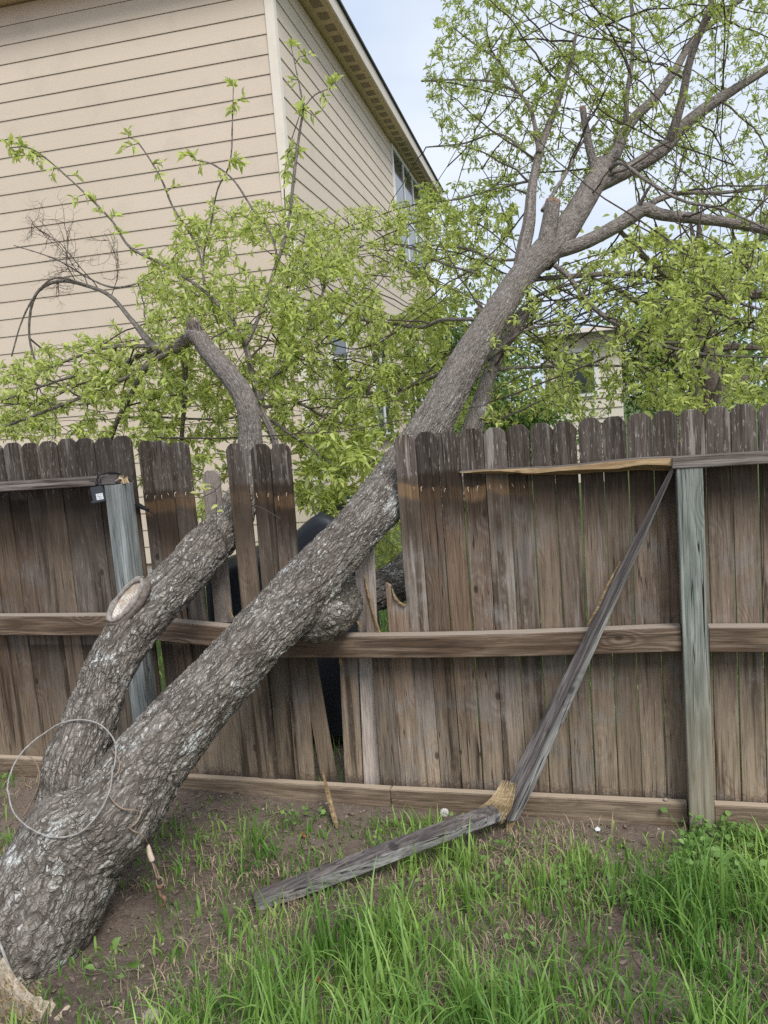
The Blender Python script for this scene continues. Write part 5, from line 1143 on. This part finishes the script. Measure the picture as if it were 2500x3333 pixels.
# tufts
NT_ = 120000; x_ = rng.uniform(-3.2, 2.2, NT_); y_ = rng.uniform(1.5, 3.14, NT_); dn = density(x_, y_); keep = rng.random(NT_) < dn*.36; x_, y_, dn = x_[keep], y_[keep], dn[keep]
trunk_xy = mainP[:5, :2]
def near_trunk(x, y, r):
    m = np.zeros(len(x), bool)
    for a, b in zip(trunk_xy[:-1], trunk_xy[1:]):
        ab = b-a; t_ = np.clip(((x-a[0])*ab[0]+(y-a[1])*ab[1])/(ab@ab), 0, 1); m |= np.hypot(x-(a[0]+t_*ab[0]), y-(a[1]+t_*ab[1])) < r
    return m
sdl = atz(243, 2118, .03); k_ = ~near_trunk(x_, y_, .16) & (np.hypot(x_-sdl[0], y_-sdl[1]) > .13); x_, y_, dn = x_[k_], y_[k_], dn[k_]
clump = fbm(np.stack([x_*4, y_*4, x_*0+9], -1), 2)
blades('grass', x_, y_, (.04+.125*dn*(.3+1.2*clump)+rng.random(len(x_))**2.4*.20*(.3+dn))*(1-.42*sstep(2.55, 3.0, y_)), rng.uniform(.0036, .0095, len(x_)), M['grass'], rng, 1.0, 7)
xs = rng.uniform(-3.2, 2.2, 52000); ys = rng.uniform(1.5, 3.12, 52000); kk = ~near_trunk(xs, ys, .12); xs, ys = xs[kk], ys[kk]; dk = fbm(np.stack([xs*3, ys*3, xs*0+2], -1), 3); kk = rng.random(len(xs)) < sstep(.36, .60, dk)*.55; xs, ys = xs[kk], ys[kk]
blades('dry_grass', xs, ys, rng.uniform(.03, .12, len(xs)), rng.uniform(.0016, .0036, len(xs)), M['straw'], rng, 2.2, 4)
NS_ = 60000; xu, yu = rng.uniform(-2.6, 2.2, NS_), rng.uniform(1.5, 3.1, NS_); ku = (rng.random(NS_) < density(xu, yu)*.9) & ~near_trunk(xu, yu, .16); xu, yu = xu[ku], yu[ku]
blades('short_grass', xu, yu, rng.uniform(.025, .085, len(xu)), rng.uniform(.002, .0045, len(xu)), M['grass'], rng, 1.1, 3)
xn = rng.uniform(-4, 3, 16000); yn = rng.uniform(3.3, 6.5, 16000); blades('neighbour_grass', xn, yn, rng.uniform(.05, .14, 16000), rng.uniform(.004, .007, 16000), M['grass'], rng, .5, 3)
# clods and pebbles
def lumps(name, n, smin, smax, mat, xr_, yr_, flat=.6):
    V, F, c = [], [], 0
    ico = bmesh.new(); bmesh.ops.create_icosphere(ico, subdivisions=1, radius=1); iv = np.array([v.co for v in ico.verts]); ifc = [tuple(v.index for v in f.verts) for f in ico.faces]; ico.free()
    for i in range(n):
        x, y = rng.uniform(*xr_), rng.uniform(*yr_); s = smin+(smax-smin)*rng.random()**3; v = iv*(1+rng.normal(size=(len(iv), 1))*.18)*s*np.array([rng.uniform(.7, 1.3), rng.uniform(.7, 1.3), flat])
        V.append(v+np.array([x, y, ghs(x, y)+s*.2])); F += [tuple(q+c for q in f) for f in ifc]; c += len(iv)
    o = meshobj(name, np.vstack(V), F, mat); tag(o, kind='stuff'); return o
lumps('pebbles', 2200, .0015, .008, M['pebble'], (-3, 1.5), (1.6, 3.15)); lumps('soil_clods', 5200, .002, .013, M['soil'], (-3, 1.5), (1.6, 3.15))
def rock(name, px_, z_, s, mat, label, sq=(1, 1, .7)):
    c = atz(*px_, z_); e = empty(name, tuple(c)); bm = bmesh.new(); bmesh.ops.create_icosphere(bm, subdivisions=3, radius=s)
    co = np.array([v.co for v in bm.verts]); f_ = 1+(fbm(co/s*1.4+hash(name) % 7, 3)-.45)*.7
    for v, q in zip(bm.verts, f_): v.co = Vector((v.co.x*sq[0], v.co.y*sq[1], v.co.z*sq[2]))*q
    me = bpy.data.meshes.new(name); bm.to_mesh(me); bm.free(); me.materials.append(mat); o = bpy.data.objects.new(name, me); COL.objects.link(o); bpy.data.objects.remove(e)
    o.name = name; o.location = c+np.array([0, 0, s*.35]); tag(o, label, 'stone'); return o
rock('stone', (328, 2200), .02, .024, M['stone'], 'pinkish grey stone lying in the grass at the bottom edge')
st2 = rock('stone', (1438, 1731), .128, .009, M['stone'], 'small pale stone sitting on top of the kickboard left of the post')
pn = at(1438, 1728, YF-.028); st2.location = (pn[0], pn[1], .137)
for (px_, lab) in (((647, 1808), 'reddish brown dead leaf on bare soil below the fence gap'), ((678, 1988+130), 'small orange dead leaf on the soil at the bottom centre')):
    p = atz(*px_, .03); p[2] = ghs(p[0], p[1])+.012; o = meshobj('dead_leaf', [tuple(Vector(v)*.04) for v in LEAF*np.array([1.6, 1, 3.])], LFQ, M['deadleaf']); o.location = p; o.rotation_euler = (.2, .3, rng.uniform(0, 6)); tag(o, lab, 'leaf')
p = atz(1292, 1806, .02); p[2] = ghs(p[0], p[1])+.014
o = meshobj('paper_scrap', [(-.012, -.006, 0), (.004, -.010, .003), (.013, .004, .001), (.002, .010, .006), (-.010, .006, .002)], [(0, 1, 2, 3, 4)], M['paper']); o.location = p; o.rotation_euler = (.3, .1, .5); tag(o, 'white scrap of paper on the soil left of the green post', 'paper scrap')
sm = o.modifiers.new('thick', 'SOLIDIFY'); sm.thickness = .0008
# dandelion clock
dpos = atz(958, 1790, .02); dpos[2] = ghs(dpos[0], dpos[1]); dd = empty('dandelion', tuple(dpos)); tag(dd, 'white dandelion seed head standing by the kickboard above the broken rail', 'dandelion')
dtop = at(960, 1755, dpos[1]); mb = MB(); mb.tube(catmull([dpos, (dpos+dtop)/2+[.006, 0, 0], dtop], n=4), .0016, 6); mb.build('stalk', M['weed'], dd)
mb = MB()
for i in range(170):
    v = rng.normal(size=3); v /= np.linalg.norm(v); mb.tube([dtop+v*.002, dtop+v*.013], [.0003, .0007], 3)
    for q in range(3): w_ = rng.normal(size=3); w_ -= v*(w_@v); w_ /= np.linalg.norm(w_); mb.tube([dtop+v*.013, dtop+v*.0165+w_*.004], [.0004, .0003], 3)
mb.build('seed_head', M['seedhead'], dd)
# leafy weeds
def weed(name, base, label, leaves, grp=None, stemh=.03, mat='weed'):
    e = empty(name, tuple(base)); tag(e, label, 'plant', grp); mb = MB()
    for (dx, dy, dz, s_) in leaves: mb.tube(catmull([base, base+np.array([dx*.3, dy*.3, dz*.7]), base+np.array([dx, dy, dz])], n=3), .0012, 4)
    mb.build('stem', M[mat], e)
    for (dx, dy, dz, s_) in leaves:
        D_ = np.array([[dx, dy, .25*dz+.004]]); leaf_mass('leaf', [base+np.array([dx, dy, dz])], D_, [s_], M[mat], e, rng, 2.0, np.array([rng.uniform(.3, .95)]), None)
b = atz(352, 2018, .03); b[2] = ghs(b[0], b[1]); b0 = at(240, 2065, 2.2); b = atz(243, 2118, .03); b[2] = ghs(b[0], b[1])
weed('seedling', b, 'bright green broad leaved seedling on bare soil beside the trunk foot', [(.018, .0, .105, .050), (-.022, .0, .06, .042), (.055, .0, .055, .055), (-.05, -.01, .04, .036), (.03, -.01, .025, .03)], mat='weed')
cvB, cvD, cvS = [], [], []; cst = MB()
def cover(px_, n, h_, sz, spread=.03):
    b = atz(*px_, .02)
    if b[1] > 3.10: b[1] = 3.10-rng.random()*.1
    b[2] = ghs(b[0], b[1])
    for _ in range(n):
        dx, dy, dz = rng.normal()*spread, rng.normal()*spread, h_*rng.uniform(.5, 1.1); q = b+np.array([dx, dy, dz]); cst.tube([b, b*.4+q*.6+[0, 0, .004], q], .0011, 4)
        cvB.append(q); cvD.append([dx, dy, .2*dz+.003]); cvS.append(rng.uniform(*sz))
for i in range(64): cover((1478+(rng.random()**1.3)*260, rng.uniform(1795, 1925)), 8, rng.uniform(.03, .095), (.022, .036))
wo = leaf_mass('leafy_weeds', cvB, cvD, cvS, M['weed'], None, rng, 2.0)
cvB, cvD, cvS = [], [], []
for px_ in ((1020, 1880), (1090, 1900), (1060, 1935), (1210, 1915), (1180, 1950), (1240, 1900), (1320, 1960), (880, 1935), (1150, 2040), (700, 1760), (820, 1850), (1110, 1850), (1000, 1800), (640, 1790), (30, 1690), (60, 1670)): cover(px_, 9, rng.uniform(.03, .07), (.018, .030))
leaf_mass('small_weeds', cvB, cvD, cvS, M['weed'], None, rng, 2.2); so_ = cst.build('weed_stems', M['weed'], None); tag(so_, kind='stuff')

# bark chips and bits of twig shaken off the tree
V, F, c = [], [], 0
for i in range(650):
    x, y = (rng.uniform(-2.3, -.9), rng.uniform(1.9, 3.1)) if i % 3 else (rng.uniform(-1.6, .4), rng.uniform(2.2, 3.12))
    a = rng.uniform(0, 6.28); l_, w_ = rng.uniform(.005, .016), rng.uniform(.002, .006); z = ghs(x, y)+rng.uniform(.002, .008); ca, sa = math.cos(a), math.sin(a); tl = rng.uniform(-.5, .5)
    q = [(-l_, -w_), (l_*.7, -w_*1.1), (l_, w_*.6), (-l_*.6, w_)]
    top = [(x+u_*ca-v_*sa, y+u_*sa+v_*ca, z+u_*tl*.6+.002) for u_, v_ in q]; V += top+[(p_[0], p_[1], p_[2]-.003) for p_ in top]
    F += [(c, c+1, c+2, c+3), (c+7, c+6, c+5, c+4)]+[(c+k_, c+4+k_, c+4+(k_+1) % 4, c+(k_+1) % 4) for k_ in range(4)]; c += 8
o = meshobj('bark_chips', V, F, plain('loose bark chips', (.20, .155, .125), .9, .6, 35.)); tag(o, kind='stuff')
mb = MB()
for i in range(130):
    x, y = rng.uniform(-2.3, .6), rng.uniform(1.9, 3.1); a = rng.uniform(0, 6.28); L = rng.uniform(.03, .13); z = ghs(x, y)+.006
    P = [np.array([x+math.cos(a)*L*k_, y+math.sin(a)*L*k_, z+rng.uniform(0, .006)])+np.array([rng.normal(), rng.normal(), 0])*.004 for k_ in (0, .35, .7, 1)]; mb.tube(P, [.0018, .0022, .0016, .0008], 4)
o = mb.build('fallen_twigs', plain('dry fallen twig', (.19, .14, .105), .9, .5, 30.)); tag(o, kind='stuff')
